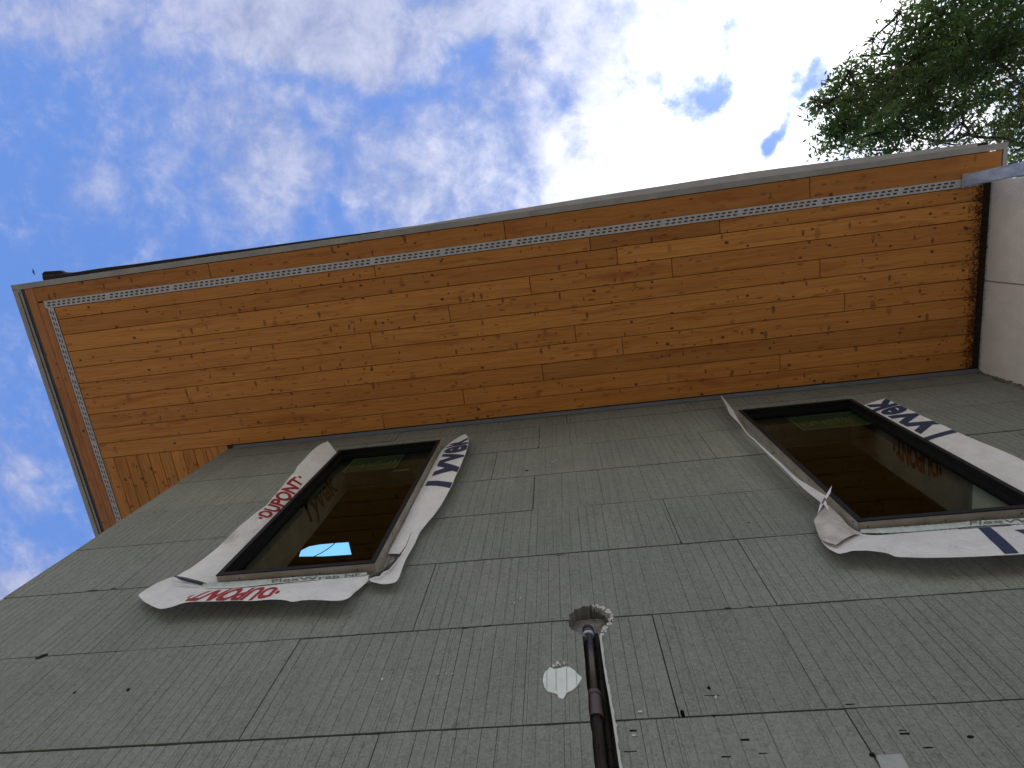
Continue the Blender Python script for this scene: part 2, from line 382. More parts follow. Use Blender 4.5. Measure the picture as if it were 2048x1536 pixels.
# foam boards: courses with staggered butt joints, real saw grooves
courses = [(.30, .667, [.158]), (.667, 1.006, [-.487]), (1.006, 1.342, [.158]), (1.342, 1.678, [-.493]), (1.678, 2.002, [.308]),
           (2.002, 2.332, [-.18]), (2.332, 2.664, [-.375]), (2.664, 3.0, [-.17]), (3.0, 3.19, [-.02])]
courses = [(0 - 1.0667 + i * .333, 0 - 1.0667 + (i + 1) * .333, [.158 if i % 2 else -.487]) for i in range(5)][:4] + courses
courses[3] = (courses[3][0], .30, courses[3][2])
pieces = []
PER = .973 * K
for ci, (za, zb, (j0,)) in enumerate(courses):
    z0, z1 = zz(za), zz(zb); top = zb > 3.05
    xs = []; x = j0 * K
    while x > XL: x -= PER
    while x < XR + PER: xs.append(x); x += PER
    gapz = .0068 if za < 1.4 else (.0055 if za < 1.9 else .008)
    for x in xs:
        a, b = max(x, XL), min(x + PER, XR + .05)
        if b - a < .02: continue
        rs = [(a + (.0016 if a > XL else 0), b - .0028, z0 + gapz / 2, z1 - gapz / 2)]
        for (wx0, wx1, wz0, wz1) in WINS: rs = rect_minus(rs, (wx0 + .004, wx1 - .004, wz0 + .004, wz1 - .004))
        jit = random.uniform(-.0016, .0016); til = random.uniform(-.002, .002)
        tint = random.uniform(.92, 1.07); tg = random.uniform(-.01, .012)
        # groove positions of this board
        gs = []; gx = x + random.uniform(.02, .045)
        while gx < x + PER - .02:
            gs.append((gx, random.choice((.0010, .0014, .002, .0028)), random.uniform(.0011, .0022))); gx += .0455 + random.uniform(-.006, .006)
            if random.random() < .22: gs.append((gx - .033, .0012, .001))
        gs.sort()
        for (rx0, rx1, rz0, rz1) in rs:
            bm = bmesh.new(); tl = bm.loops.layers.float_color.new('tint')
            y0 = WY + jit
            prof = [(rx0, y0)]; ptint = []
            last = rx0
            for (gx, dp, wd) in gs:
                if gx - wd > last + .001 and gx + wd < rx1 - .001:
                    
                    rk = random.choice((1.0, 1.1, 1.2)); dk = random.choice((.72, .82, .95))
                    prof += [(gx - wd, y0), (gx - wd * .35, y0 + dp), (gx + wd * .35, y0 + dp), (gx + wd, y0), (gx + wd + .0022, y0)]; last = gx + wd + .0022
                    ptint += [1, dk, dk, dk, rk]
            prof.append((rx1, y0)); ptint.append(1)
            nz = 5
            rows = []
            for k in range(nz):
                z = rz0 + (rz1 - rz0) * k / (nz - 1)
                wav = til * (k / (nz - 1) - .5)
                rows.append([bm.verts.new((px, py + wav + .0012 * noise.noise(Vector((px * 4, z * 4, ci))), z)) for px, py in prof])
            fs = []; special = {}
            for k in range(nz - 1):
                for i in range(len(prof) - 1):
                    fq = bm.faces.new((rows[k][i], rows[k][i + 1], rows[k + 1][i + 1], rows[k + 1][i])); fs.append(fq)
                    if ptint[i] != 1: special[fq] = ptint[i] * random.uniform(.9, 1.1)
            for v in rows[-1]: v.co.z -= .0035 * max(0, noise.noise(Vector((v.co.x * 9, ci * 7, 0))))
            bk = [[bm.verts.new((rx0, WY + .095, r[0].co.z)), bm.verts.new((rx1, WY + .095, r[0].co.z))] for r in rows]
            for k in range(nz - 1):
                fs.append(bm.faces.new((bk[k][1], bk[k][0], bk[k + 1][0], bk[k + 1][1])))
                fs.append(bm.faces.new((bk[k][0], rows[k][0], rows[k + 1][0], bk[k + 1][0])))
                fs.append(bm.faces.new((rows[k][-1], bk[k][1], bk[k + 1][1], rows[k + 1][-1])))
            fs.append(bm.faces.new([*rows[0][::-1], bk[0][0], bk[0][1]])); fs.append(bm.faces.new([*rows[-1], bk[-1][1], bk[-1][0]]))
            for f in fs:
                q_ = special.get(f, 1)
                for l in f.loops: l[tl] = (tint * q_, (tint + tg) * q_, (tint + tg * .6) * q_, 1)
            bmesh.ops.recalc_face_normals(bm, faces=bm.faces); me = bpy.data.meshes.new('p'); bm.to_mesh(me); bm.free(); me.materials.append(M_EPS)
            pieces.append((me, (rx0, rx1, rz0, rz1)))

# chase, round hole and chips cut out of the boards
def W2(px, py): p = onY(px, py, WY); return (p.x, p.z)
def jag(pts, amp, step):
    out = []
    for i in range(len(pts)):
        a = Vector(pts[i]); b = Vector(pts[(i + 1) % len(pts)]); n = max(1, int((b - a).length / step))
        for k in range(n):
            p = a.lerp(b, k / n); out.append((p.x + random.uniform(-amp, amp), p.y + random.uniform(-amp, amp)))
    return out
chase = [W2(*p) for p in ((1165, 1272), (1181, 1449), (1189, 1536))]
xlo = chase[-1][0]; zb_ = chase[-1][1]
c2 = [W2(*p) for p in ((1242, 1536), (1228, 1442), (1219, 1388), (1206, 1310), (1203, 1272))]
outline = jag([*chase, (xlo, .3), (c2[0][0], .3), *c2], .0022, .025)
blobp = jag([W2(*p) for p in ((1136, 1247), (1139, 1230), (1150, 1219), (1165, 1213), (1183, 1210), (1204, 1213), (1218, 1221), (1225, 1233),
         (1221, 1247), (1212, 1258), (1203, 1268), (1200, 1276), (1170, 1272), (1150, 1262), (1140, 1255))], .0055, .010)
M_CHIP = mottled('chipped foam', (.055, .057, .05), (.09, .092, .08), 40, .9)
def cutter(polys, m=M_CUT):
    b = bmesh.new()
    for pts, dep in polys: prism(b, pts, WY - .05, WY + dep)
    bmesh.ops.recalc_face_normals(b, faces=b.faces)
    me = bpy.data.meshes.new('cut'); b.to_mesh(me); b.free(); me.materials.append(m)
    return bpy.data.objects.new('cut', me)
def chip(px, py, w, h, dep=.012, ang=0, n=7):
    c = Vector(W2(px, py)); out = []; w *= .75; h *= .75
    for k in range(n):
        a = 2 * pi * k / n; r = random.uniform(.75, 1.15)
        v = Vector((cos(a) * w * r, sin(a) * h * r)); v.rotate(Matrix.Rotation(ang, 2)); out.append(tuple(c + v))
    return out, dep
def slot(px, py, w, h, dep):
    x, z = W2(px, py); return jag([(x - w, z - h), (x + w, z - h), (x + w, z + h), (x - w, z + h)], .0012, .02), dep
cuts1 = [(outline, .12)]; cuts2 = [(blobp, .12)]
cuts3 = [chip(85, 1313, .035, .022, .05, .5), chip(185, 1181, .045, .007, .02), chip(228, 1177, .03, .006, .015),
         chip(1365, 1427, .012, .022, .03), chip(1428, 1431, .014, .007, .03), slot(1266, 1462, .011, .004, .02),
         slot(1260, 1504, .02, .0016, .008), slot(1490, 1480, .013, .0045, .02), slot(1526, 1507, .012, .002, .01),
         slot(1452, 1514, .013, .002, .01), slot(1805, 1462, .011, .0016, .01), slot(1809, 1468, .014, .0028, .02),
         chip(1425, 1391, .045, .003, .012, -.06), chip(1418, 1376, .008, .012, .02), chip(1856, 1496, .022, .004, .015), chip(1745, 1510, .014, .014, .02),
         chip(1362, 1085, .012, .008, .02),
         chip(1120, 1110, .04, .004, .012), chip(975, 1252, .035, .008, .015), chip(930, 1256, .02, .007, .015),
         chip(1455, 1216, .02, .006, .02), chip(1500, 1213, .012, .005, .02), chip(1053, 941, .02, .016, .01), chip(1076, 895, .006, .02, .01),
         chip(256, 1380, .01, .016, .012, .6),
         chip(1660, 1083, .02, .003, .006), chip(1497, 1046, .012, .008, .012), chip(150, 1385, .012, .01, .01),
         chip(1700, 1408, .02, .004, .01), chip(1940, 1474, .014, .009, .012)]
def volume(me):
    b = bmesh.new(); b.from_mesh(me); v = abs(b.calc_volume()); b.free(); return v
def cut_piece(me, poly, m, rect):
    v0 = volume(me); xs_ = [p[0] for p in poly[0]]; zs_ = [p[1] for p in poly[0]]
    ov = max(0, min(max(xs_), rect[1]) - max(min(xs_), rect[0])) * max(0, min(max(zs_), rect[3]) - max(min(zs_), rect[2]))
    most = ov * .105 + 1e-6
    ob = bpy.data.objects.new('tmp', me); C.collection.objects.link(ob); best = me
    for tries in range(8):
        c = cutter([poly], m); c.location = ((tries % 3) * .00037, tries * .0007, tries * .00023); C.collection.objects.link(c)
        md = ob.modifiers.new('b', 'BOOLEAN'); md.operation = 'DIFFERENCE'; md.solver = 'EXACT' if tries < 5 else 'FAST'; md.object = c; md.use_self = tries in (3, 4)
        if md.solver == 'EXACT': md.material_mode = 'TRANSFER'
        dg = bpy.context.evaluated_depsgraph_get(); res = bpy.data.meshes.new_from_object(ob.evaluated_get(dg))
        ob.modifiers.clear(); bpy.data.objects.remove(c)
        dv = v0 - volume(res)
        if len(res.polygons) > 10 and -1e-6 < dv <= most: best = res; break
        print('cut retry', tries, dv, most)
    bpy.data.objects.remove(ob); return best
fin = []
for me, (x0, x1, z0, z1) in pieces:
    for cs, m_ in ((cuts1, M_CUT), (cuts2, M_CUT), (cuts3, M_CHIP)):
        for poly in cs:
            px_s = [p[0] for p in poly[0]]; pz_s = [p[1] for p in poly[0]]
            if max(px_s) < x0 or min(px_s) > x1 or max(pz_s) < z0 or min(pz_s) > z1: continue
            me = cut_piece(me, poly, m_, (x0, x1, z0, z1))
    fin.append(me)
bm = bmesh.new(); mats_ = [M_EPS, M_CUT, M_CHIP]
for me in fin:
    idx = [mats_.index(m) if m in mats_ else 0 for m in me.materials] or [0]
    for p in me.polygons: p.material_index = idx[min(p.material_index, len(idx) - 1)]
    bm.from_mesh(me)
me = bpy.data.meshes.new('insulation_wall'); bm.to_mesh(me); bm.free()
eps = link('insulation_wall', me, mats_); hpart(eps)
print('eps', len(me.polygons), list(me.color_attributes.keys()))

# masonry behind the foam, side wall
bm = bmesh.new()
for r in rect_minus(rect_minus([(XL + .1, XR + .05, 0, H + .1)], (w1[0] - .002, w1[1] + .002, w1[2], w1[3])), (w2[0], w2[1], w2[2], w2[3])):
    box(bm, r[0], r[1], WY + .1, WY + .3, r[2], r[3])
hpart(obj('masonry_wall', bm, M_MASON))
bm = bmesh.new(); box(bm, XL, XL + .095, WY + .097, 6.5, 0, H)
o = obj('side_wall', bm, M_EPS); hpart(o)
ca = o.data.color_attributes.new('tint', 'FLOAT_COLOR', 'CORNER')
for d in ca.data: d.color = (1, 1, 1, 1)

# flush plugs and flecks on the boards
def plate(name, pts, th, m, label=None, y=WY):
    b = bmesh.new(); prism(b, pts, y - th, y + .002); bmesh.ops.recalc_face_normals(b, faces=b.faces)
    return hpart(obj(name, b, m), label)
def C5(x, y): return W2(1000 + x / 4.315, 1180 + y / 4.315)
plate('foam_plug', [C5(*p) for p in ((370, 790), (378, 740), (395, 705), (410, 702), (430, 672), (470, 690), (520, 682), (560, 668), (600, 672), (645, 700), (680, 740),
     (708, 762), (690, 800), (662, 842), (625, 872), (575, 893), (560, 925), (545, 946), (522, 943), (505, 930), (495, 905), (460, 895), (410, 882), (385, 845))], .004, M_CAP,
     'pale round plug with a small tooth at its bottom')
for ga, gb, gz0, gz1 in ((404, 404, 712, 872), (482, 484, 690, 880), (574, 576, 680, 880), (655, 664, 712, 838)):
    plate('plug_groove', [C5(ga, gz0), C5(ga + 3.2, gz0), C5(gb + 3.2, gz1), C5(gb, gz1)], .0048, M_GREYINK)
for cx, cy, rx, ry in ((462, 665, 14, 12), (500, 640, 18, 14), (520, 655, 10, 10), (555, 640, 9, 13), (490, 660, 9, 9)):
    pts = [C5(cx + rx * cos(a) * random.uniform(.7, 1.1), cy + ry * sin(a) * random.uniform(.7, 1.1)) for a in [i * 2 * pi / 8 for i in range(8)]]
    plate('foam_crumb', pts, .006, M_FLECK)
def fleck(px, py, w, h, ang=0):
    c = Vector(W2(px, py)); out = []; w *= .6; h *= .6
    for k in range(7):
        a = 2 * pi * k / 7; r = random.uniform(.6, 1.15); v = Vector((cos(a) * w * r, sin(a) * h * r)); v.rotate(Matrix.Rotation(ang, 2)); out.append(tuple(c + v))
    plate('foam_crumb', out, .005, M_FLECK)
for f in ((1041, 1198, .004, .022, -.3), (1029, 1207, .003, .014, -.6), (1083, 1261, .002, .012, 0), (1268, 1473, .013, .007, 0), (1105, 925, .018, .012, 0), (1112, 922, .02, .006, 0),
          (1100, 933, .006, .01, 0), (875, 1350, .012, .005, 0), (893, 1349, .004, .008, 0), (905, 1349, .009, .004, 0), (428, 1318, .003, .012, -.6), (765, 1360, .01, .01, 0),
          (1220, 1385, .006, .01, 0), (1209, 1325, .006, .012, 0), (1234, 1476, .006, .008, 0), (1233, 1452, .004, .012, .2), (1280, 1425, .014, .008, 0), (660, 880, .0, .0, 0), (1432, 1396, .008, .012, 0),
          (1545, 1067, .012, .003, 0)):
    if f[2]: fleck(*f)
# right lip of the chase: torn pale foam
bm = bmesh.new(); lip = [W2(*p) for p in ((1201, 1272), (1203, 1290), (1206, 1310), (1212, 1350), (1219, 1388), (1228, 1442), (1235, 1490), (1242, 1536))] + [(c2[0][0], .9)]
lo, li = [], []
for i in range(len(lip) - 1):
    a, b = Vector(lip[i]), Vector(lip[i + 1]); n = max(1, int((b - a).length / .012))
    for k in range(n):
        p = a.lerp(b, k / n); lo.append((p.x + random.uniform(.0015, .006), p.y)); li.append((p.x - .004, p.y))
prism(bm, lo + li[::-1], WY - .004, WY + .02)
bmesh.ops.recalc_face_normals(bm, faces=bm.faces); hpart(obj('torn_foam_lip', bm, M_FLECK))
bp = [Vector(W2(*p)) for p in ((1183, 1211), (1196, 1212), (1206, 1215), (1216, 1220), (1223, 1228), (1225, 1238), (1220, 1248), (1211, 1258), (1204, 1268))]
bm = bmesh.new()
for i in range(len(bp) - 1):
    for k in range(7):
        c = bp[i].lerp(bp[i + 1], random.random()) + Vector((random.uniform(-.012, .004), random.uniform(-.010, .004))); n = random.choice((4, 5, 6)); a0_ = random.random() * 6; rr = random.uniform(.003, .009)
        prism(bm, [(c.x + rr * random.uniform(.5, 1.3) * cos(a0_ + 2 * pi * q / n), c.y + rr * random.uniform(.5, 1.3) * sin(a0_ + 2 * pi * q / n)) for q in range(n)], WY - random.uniform(0, .004), WY + random.uniform(.008, .03))
bmesh.ops.recalc_face_normals(bm, faces=bm.faces); o = hpart(obj('torn_foam_rim', bm, M_FLECK)); o['kind'] = 'stuff'
plate('pale_foam_patch', [W2(*p) for p in ((1752, 1512), (1802, 1509), (1830, 1560), (1775, 1570))], .003, mottled('pale patch', (.24, .26, .25), (.30, .32, .31), 30))
# adhesive foam disc filling the back of the round hole
cx, cz = W2(1180, 1240)
bm = bmesh.new(); prism(bm, [(cx + .115 * cos(a), cz + .06 * sin(a) + .02) for a in [i * 2 * pi / 24 for i in range(24)]], WY + .055, WY + .095)
bmesh.ops.recalc_face_normals(bm, faces=bm.faces); hpart(obj('mortar_bed', bm, mottled('grey mortar', (.12, .118, .112), (.24, .235, .225), 26, .9, bump=1.0)))

# ------------------------------------------------------------------ soffit
def board(bm, tl, ul, x0, x1, y0, y1, alongx, z=H, th=.02, gap=.0024, tint=None, dim=None):
    x0 += gap; x1 -= gap; y0 += gap; y1 -= gap
    dz = random.uniform(0, .0012); zb = z + dz; c = .0022
    lo = [(x0 + c, y0 + c), (x1 - c, y0 + c), (x1 - c, y1 - c), (x0 + c, y1 - c)]
    mi = [(x0, y0), (x1, y0), (x1, y1), (x0, y1)]
    A = [bm.verts.new((*p, zb)) for p in lo]; B = [bm.verts.new((*p, zb + c)) for p in mi]; D = [bm.verts.new((*p, zb + th)) for p in mi]
    fs = [bm.faces.new(A[::-1]), bm.faces.new(D)]
    for i in range(4):
        j = (i + 1) % 4
        fs.append(bm.faces.new((A[i], A[j], B[j], B[i]))); fs.append(bm.faces.new((B[i], B[j], D[j], D[i])))
    t_ = random.uniform(.2, .8) if tint is None else tint; d_ = random.uniform(.92, 1.04) if dim is None else dim
    ou, ov = random.uniform(0, 80), random.uniform(0, 80)
    for f in fs:
        for l in f.loops:
            l[tl] = (t_, d_, 0, 1); p = l.vert.co
            l[ul].uv = (p.x + ou, p.y + ov) if alongx else (p.y + ou, p.x + ov)
def soffit_bm():
    b = bmesh.new(); return b, b.loops.layers.float_color.new('tint'), b.loops.layers.uv.new('UVMap')
rows = [.0346, .106, .1985, .30, .399, .496, .591, .693, .789, .883, .978]
# butt joints read off the photo (x in photo pixels at that row)
seams = {0: [(750, 545), (1180, 485), (1440, 455)], 1: [(1235, 515)], 2: [(1060, 565), (1345, 548)], 3: [(900, 635), (1640, 545)], 4: [(742, 684)], 5: [(1150, 660), (1690, 590)],
         6: [(368, 765), (1245, 690)], 7: [(1085, 745)], 8: [(928, 800), (1560, 705)], 9: [(767, 845)]}
SX0 = -2.905 * K; SX1 = 2.168 * K
bm, tl, ul = soffit_bm()
spec = {(0, 1): (.5, .90), (0, 2): (.15, .74), (1, 0): (.3, .88), (1, 1): (.85, 1.03), (0, 0): (.5, .93), (7, 0): (.3, .92), (7, 1): (.35, .82)}
for i in range(10):
    y0, y1 = rows[i] * K, rows[i + 1] * K
    xs = [SX0] + sorted(onZ(px, py, H).x for px, py in seams[i]) + [SX1]
    for k in range(len(xs) - 1):
        t_, d_ = spec.get((i, k), (random.uniform(.25, .75), random.uniform(.93, 1.03)))
        board(bm, tl, ul, xs[k], xs[k + 1], y0, y1, True, tint=t_, dim=d_)
hpart(obj('soffit_boards', bm, M_WOOD))
# boards turned the other way round the corner
bm, tl, ul = soffit_bm(); x = SX0
while x < XL - .01:
    x1 = min(x + .113, XL + .02); board(bm, tl, ul, x, x1, rows[-1] * K, 4.2, False, dim=random.uniform(.85, 1.08)); x = x1
hpart(obj('side_soffit_boards', bm, M_WOOD))
bm, tl, ul = soffit_bm()
xs = [-2.995 * K] + [onZ(px, py, H).x for px, py in ((420, 545), (1010, 465), (1620, 380))] + [2.243 * K]
for k in range(len(xs) - 1): board(bm, tl, ul, xs[k], xs[k + 1], -.0885 * K, -.0075 * K, True, dim=random.uniform(.78, .9), tint=.25)
hpart(obj('front_edge_board', bm, M_WOOD))
bm, tl, ul = soffit_bm(); board(bm, tl, ul, -3.055 * K, -2.995 * K, -.093 * K, 2.4, False, z=H + .004); board(bm, tl, ul, -2.995 * K, -2.948 * K, -.004, 2.4, False)
board(bm, tl, ul, -3.055 * K, -2.995 * K, 2.4, 4.2, False, z=H + .004); board(bm, tl, ul, -2.995 * K, -2.948 * K, 2.4, 4.2, False)
hpart(obj('left_edge_board', bm, M_WOOD2))

# perforated vent strips
def strip(bm, L, Wd, pos, groups=12, pitch=.047, plain=.026):
    """cells laid along s (0..L) and across w (0..Wd)"""
    vq = lambda s0, s1, a, b: bm.faces.new([bm.verts.new(pos(s, w)) for s, w in ((s0, a), (s1, a), (s1, b), (s0, b))])
    hw = Wd * .19; r1, r2 = Wd * .22, Wd * .59
    s = .02; vq(0, s, 0, Wd); n = 0
    while s < L - pitch:
        s1 = s + pitch; hl = pitch * .60
        m0 = s + (pitch - hl) / 2
        vq(s, s1, 0, r1); vq(s, s1, r1 + hw, r2); vq(s, s1, r2 + hw, Wd)
        sh = pitch * .10
        vq(s, m0 - sh, r1, r1 + hw); vq(m0 + hl - sh, s1, r1, r1 + hw)
        vq(s, m0 + sh, r2, r2 + hw); vq(m0 + hl + sh, s1, r2, r2 + hw)
        s = s1; n += 1
        if n % groups == 0: vq(s, s + plain, 0, Wd); s += plain
    vq(s, L, 0, Wd)
bm = bmesh.new(); vx0, vx1, vy0, vy1 = -2.955 * K, 2.055 * K, -.0085 * K, .0335 * K
strip(bm, vx1 - vx0, vy1 - vy0, lambda s, w: (vx0 + s, vy1 - w, H - .003))
box(bm, vx0, vx1, vy0, vy0 + .002, H - .0025, H + .012); box(bm, vx0, vx1, vy1 - .002, vy1, H - .0025, H + .012)
hpart(obj('vent_strip', bm, M_VENT), 'long perforated grey vent strip along the front')
bm = bmesh.new(); box(bm, vx0, vx1, vy0 + .003, vy1 - .003, H + .013, H + .016); hpart(obj('vent_void', bm, M_VVOID))  # dark sheet stands in for the shaded recess behind the slots
bm = bmesh.new(); lx0, lx1 = -2.944 * K, -2.906 * K
strip(bm, 4.0, lx1 - lx0, lambda s, w: (lx0 + w, vy1 + .001 + s, H - .003), pitch=.05)
hpart(obj('vent_strip', bm, M_VENT), 'perforated grey vent strip along the left side')
bm = bmesh.new(); box(bm, lx0 + .002, lx1 - .002, vy1, 4.0, H + .013, H + .016); hpart(obj('vent_void', bm, M_VVOID))
bm = bmesh.new(); box(bm, vx1, 2.165 * K, vy0 + .004, vy1, H - .0015, H + .02); hpart(obj('vent_end_piece', bm, M_VENT))

# fascia trims
bm = bmesh.new(); RXL, RXR = -3.122 * K, 2.265 * K
box(bm, RXL, RXR, -.121 * K, -.090 * K, H - .004, H + .004, .001)
box(bm, RXL + .001, RXR - .001, -.119 * K + .001, -.119 * K + .003, H + .0045, H + .20)
hpart(obj('front_fascia', bm, M_TRIM), 'grey metal fascia along the front eave')
bm = bmesh.new()
box(bm, RXL, RXL + .045, -.094 * K, 4.2, H - .004, H + .004, .001); box(bm, RXL + .046, RXL + .07, -.094 * K, 4.2, H + .006, H + .01)
box(bm, RXL + .001, RXL + .004, -.12, 4.2, H + .0045, H + .2)
hpart(obj('side_fascia', bm, M_TRIM), 'grey metal fascia along the left eave')
bm = bmesh.new(); box(bm, RXL + .071, -3.055 * K, -.094 * K + .001, 4.2, H + .012, H + .02); hpart(obj('shadow_gap', bm, M_TRIMD))  # dark strip stands in for the shade between fascia and edge board
bm = bmesh.new(); box(bm, RXR - .03, RXR, -.0895 * K, .02, H - .004, H + .2); hpart(obj('end_fascia', bm, M_TRIM))
bm = bmesh.new(); box(bm, 2.171 * K, 2.2 * K + .011, -.0 * K, WY, H + .006, H + .03); hpart(obj('end_gap', bm, M_HOLE))  # dark slab stands in for the shade between boards and white wall
# wall-top profile
bm = bmesh.new(); box(bm, XL + .06, XR, WY - .016, WY - .003, H - .034, H - .006); box(bm, XL + .06, XR, WY - .028, WY - .0165, H - .012, H - .006)
hpart(obj('wall_top_profile', bm, M_PROF))
bm = bmesh.new(); box(bm, XL - .005, XR, WY - .034, WY + .02, H - .0055, H - .0005); hpart(obj('wall_top_seal', bm, M_BIT))
# roof slab with skylight, membrane edge
sky_px = [(598, 1113), (602, 1101), (618, 1093), (640, 1089), (668, 1086.5), (697, 1084.5), (703, 1109), (650, 1112.5)]
hole_lo = [onZ(*p, H + .05) for p in sky_px]
hc = sum((p.xy for p in hole_lo), Vector((0, 0))) / len(hole_lo)
def ring_slab(bm, outer, inner_lo, inner_hi, z0, z1):
    for z, inner, flip in ((z0, inner_lo, True), (z1, inner_hi, False)):
        o3 = [Vector((x, y, z)) for x, y in outer]; i3 = [Vector((x, y, z)) for x, y in inner]
        allv = [bm.verts.new(v) for v in o3 + i3]
        for tri in geometry.tessellate_polygon([o3, i3]):
            try: bm.faces.new([allv[i] for i in tri])
            except ValueError: pass
    def side(a, b):
        n = len(a)
        for i in range(n):
            j = (i + 1) % n
            bm.faces.new([bm.verts.new(v) for v in ((*a[i], z0), (*a[j], z0), (*b[j], z1), (*b[i], z1))])
    side(outer, outer); side(inner_lo, inner_hi)
il = [tuple(p.xy) for p in hole_lo]
ih = [tuple(hc + Vector((-.12, .12)) + (Vector(p) - hc) * 2.6) for p in il]
bm = bmesh.new(); ring_slab(bm, [(RXL + .01, -.119 * K + .012), (XR - .005, -.119 * K + .012), (XR - .005, 7), (RXL + .01, 7)], il, ih, H + .05, H + .26)
hpart(obj('roof_slab', bm, M_ROOM))
bm = bmesh.new(); pts = [Vector((il[0][0] - .03, il[0][1] - .02, H + .10)), Vector(((il[3][0] + il[6][0]) / 2 + .02, il[6][1] - .06, H + .09)), Vector((il[4][0] + .03, il[4][1] - .05, H + .10))]
p0, p1, p2 = [Vector((*onZ(x, y, H + .06).xy, H + .06)) for x, y in ((628, 1113), (655, 1101), (672, 1084))]
tube(bm, [p0.lerp(p1, k / 6).lerp(p1.lerp(p2, k / 6), k / 6) for k in range(7)], .004, 6)
hpart(obj('skylight_cable', bm, M_BIT))
bm = bmesh.new()
# dark membrane edge lapping over the fascia, thicker to the left
N = 90; prev = None
for k in range(N + 1):
    x = -4.43 + (3.30 + 4.43) * k / N
    f = k / N
    out_ = -.119 * K - .030 * max(0, 1 - f * 2.1) - .010 - .004 * noise.noise(Vector((x * 3, 0, 0)))
    if f > .84: out_ -= .014 * min(1, (f - .84) * 10)
    v = [bm.verts.new((x, out_, H + .062)), bm.verts.new((x, out_ - .004, H + .085)), bm.verts.new((x, -.16, H + .09)), bm.verts.new((x, -.16, H + .06))]
    if prev:
        for i in range(4): bm.faces.new((prev[i], prev[(i + 1) % 4], v[(i + 1) % 4], v[i]))
    prev = v
hpart(obj('roof_membrane_edge', bm, M_BIT))
def slab_px(name, pxs, z0, z1, m, label=None):
    b = bmesh.new(); lo_ = [onZ(*p, z0) for p in pxs]; A = [b.verts.new(v) for v in lo_]; B = [b.verts.new((v.x, v.y, z1)) for v in lo_]
    b.faces.new(A); b.faces.new(B[::-1]); n = len(A)
    for i in range(n): b.faces.new((A[i], B[i], B[(i + 1) % n], A[(i + 1) % n]))
    bmesh.ops.recalc_face_normals(b, faces=b.faces); return hpart(obj(name, b, m), label)
slab_px('membrane_fold', [(84, 548), (88, 543), (120, 541), (128, 545), (180, 545), (180, 556), (92, 560), (85, 553)], H + .10, H + .13, M_BIT, 'folded black membrane end at the left eave corner')
slab_px('drip_edge', [(760, 463), (1200, 391), (1500, 344), (1700, 318), (1955, 286), (1955, 296), (1700, 335), (1500, 362), (1200, 406), (760, 470)], H + .04, H + .055, M_VENT)
slab_px('gutter_edge', [(1705, 325), (1760, 317), (1850, 305), (1948, 291), (1951, 300), (1850, 318), (1760, 331), (1705, 339)], H + .10, H + .108, M_TRIMD, 'dark gutter edge lying on the right part of the eave')
slab_px('gutter_lip', [(1740, 315), (1850, 300), (1951, 286.5), (1949, 292), (1850, 306), (1740, 320)], H + .132, H + .14, M_TRIM)

# the front eave is not quite parallel to the wall: it drifts outwards to the right
for o in list(house.children):
    if o.name.split('.')[0] in ('front_fascia', 'front_edge_board', 'end_fascia', 'end_gap', 'roof_membrane_edge', 'roof_slab'):
        for v in o.data.vertices:
            if v.co.y < -.05: v.co.y -= .050 * min(1.1, max(0, (v.co.x - RXL) / (RXR - RXL)))

# bare room behind the windows
bm = bmesh.new(); y0, y1 = WY + .3, 6.4
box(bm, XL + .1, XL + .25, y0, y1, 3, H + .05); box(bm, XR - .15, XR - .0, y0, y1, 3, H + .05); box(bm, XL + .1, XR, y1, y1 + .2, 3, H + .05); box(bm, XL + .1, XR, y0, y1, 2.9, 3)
hpart(obj('room_walls', bm, M_ROOM))

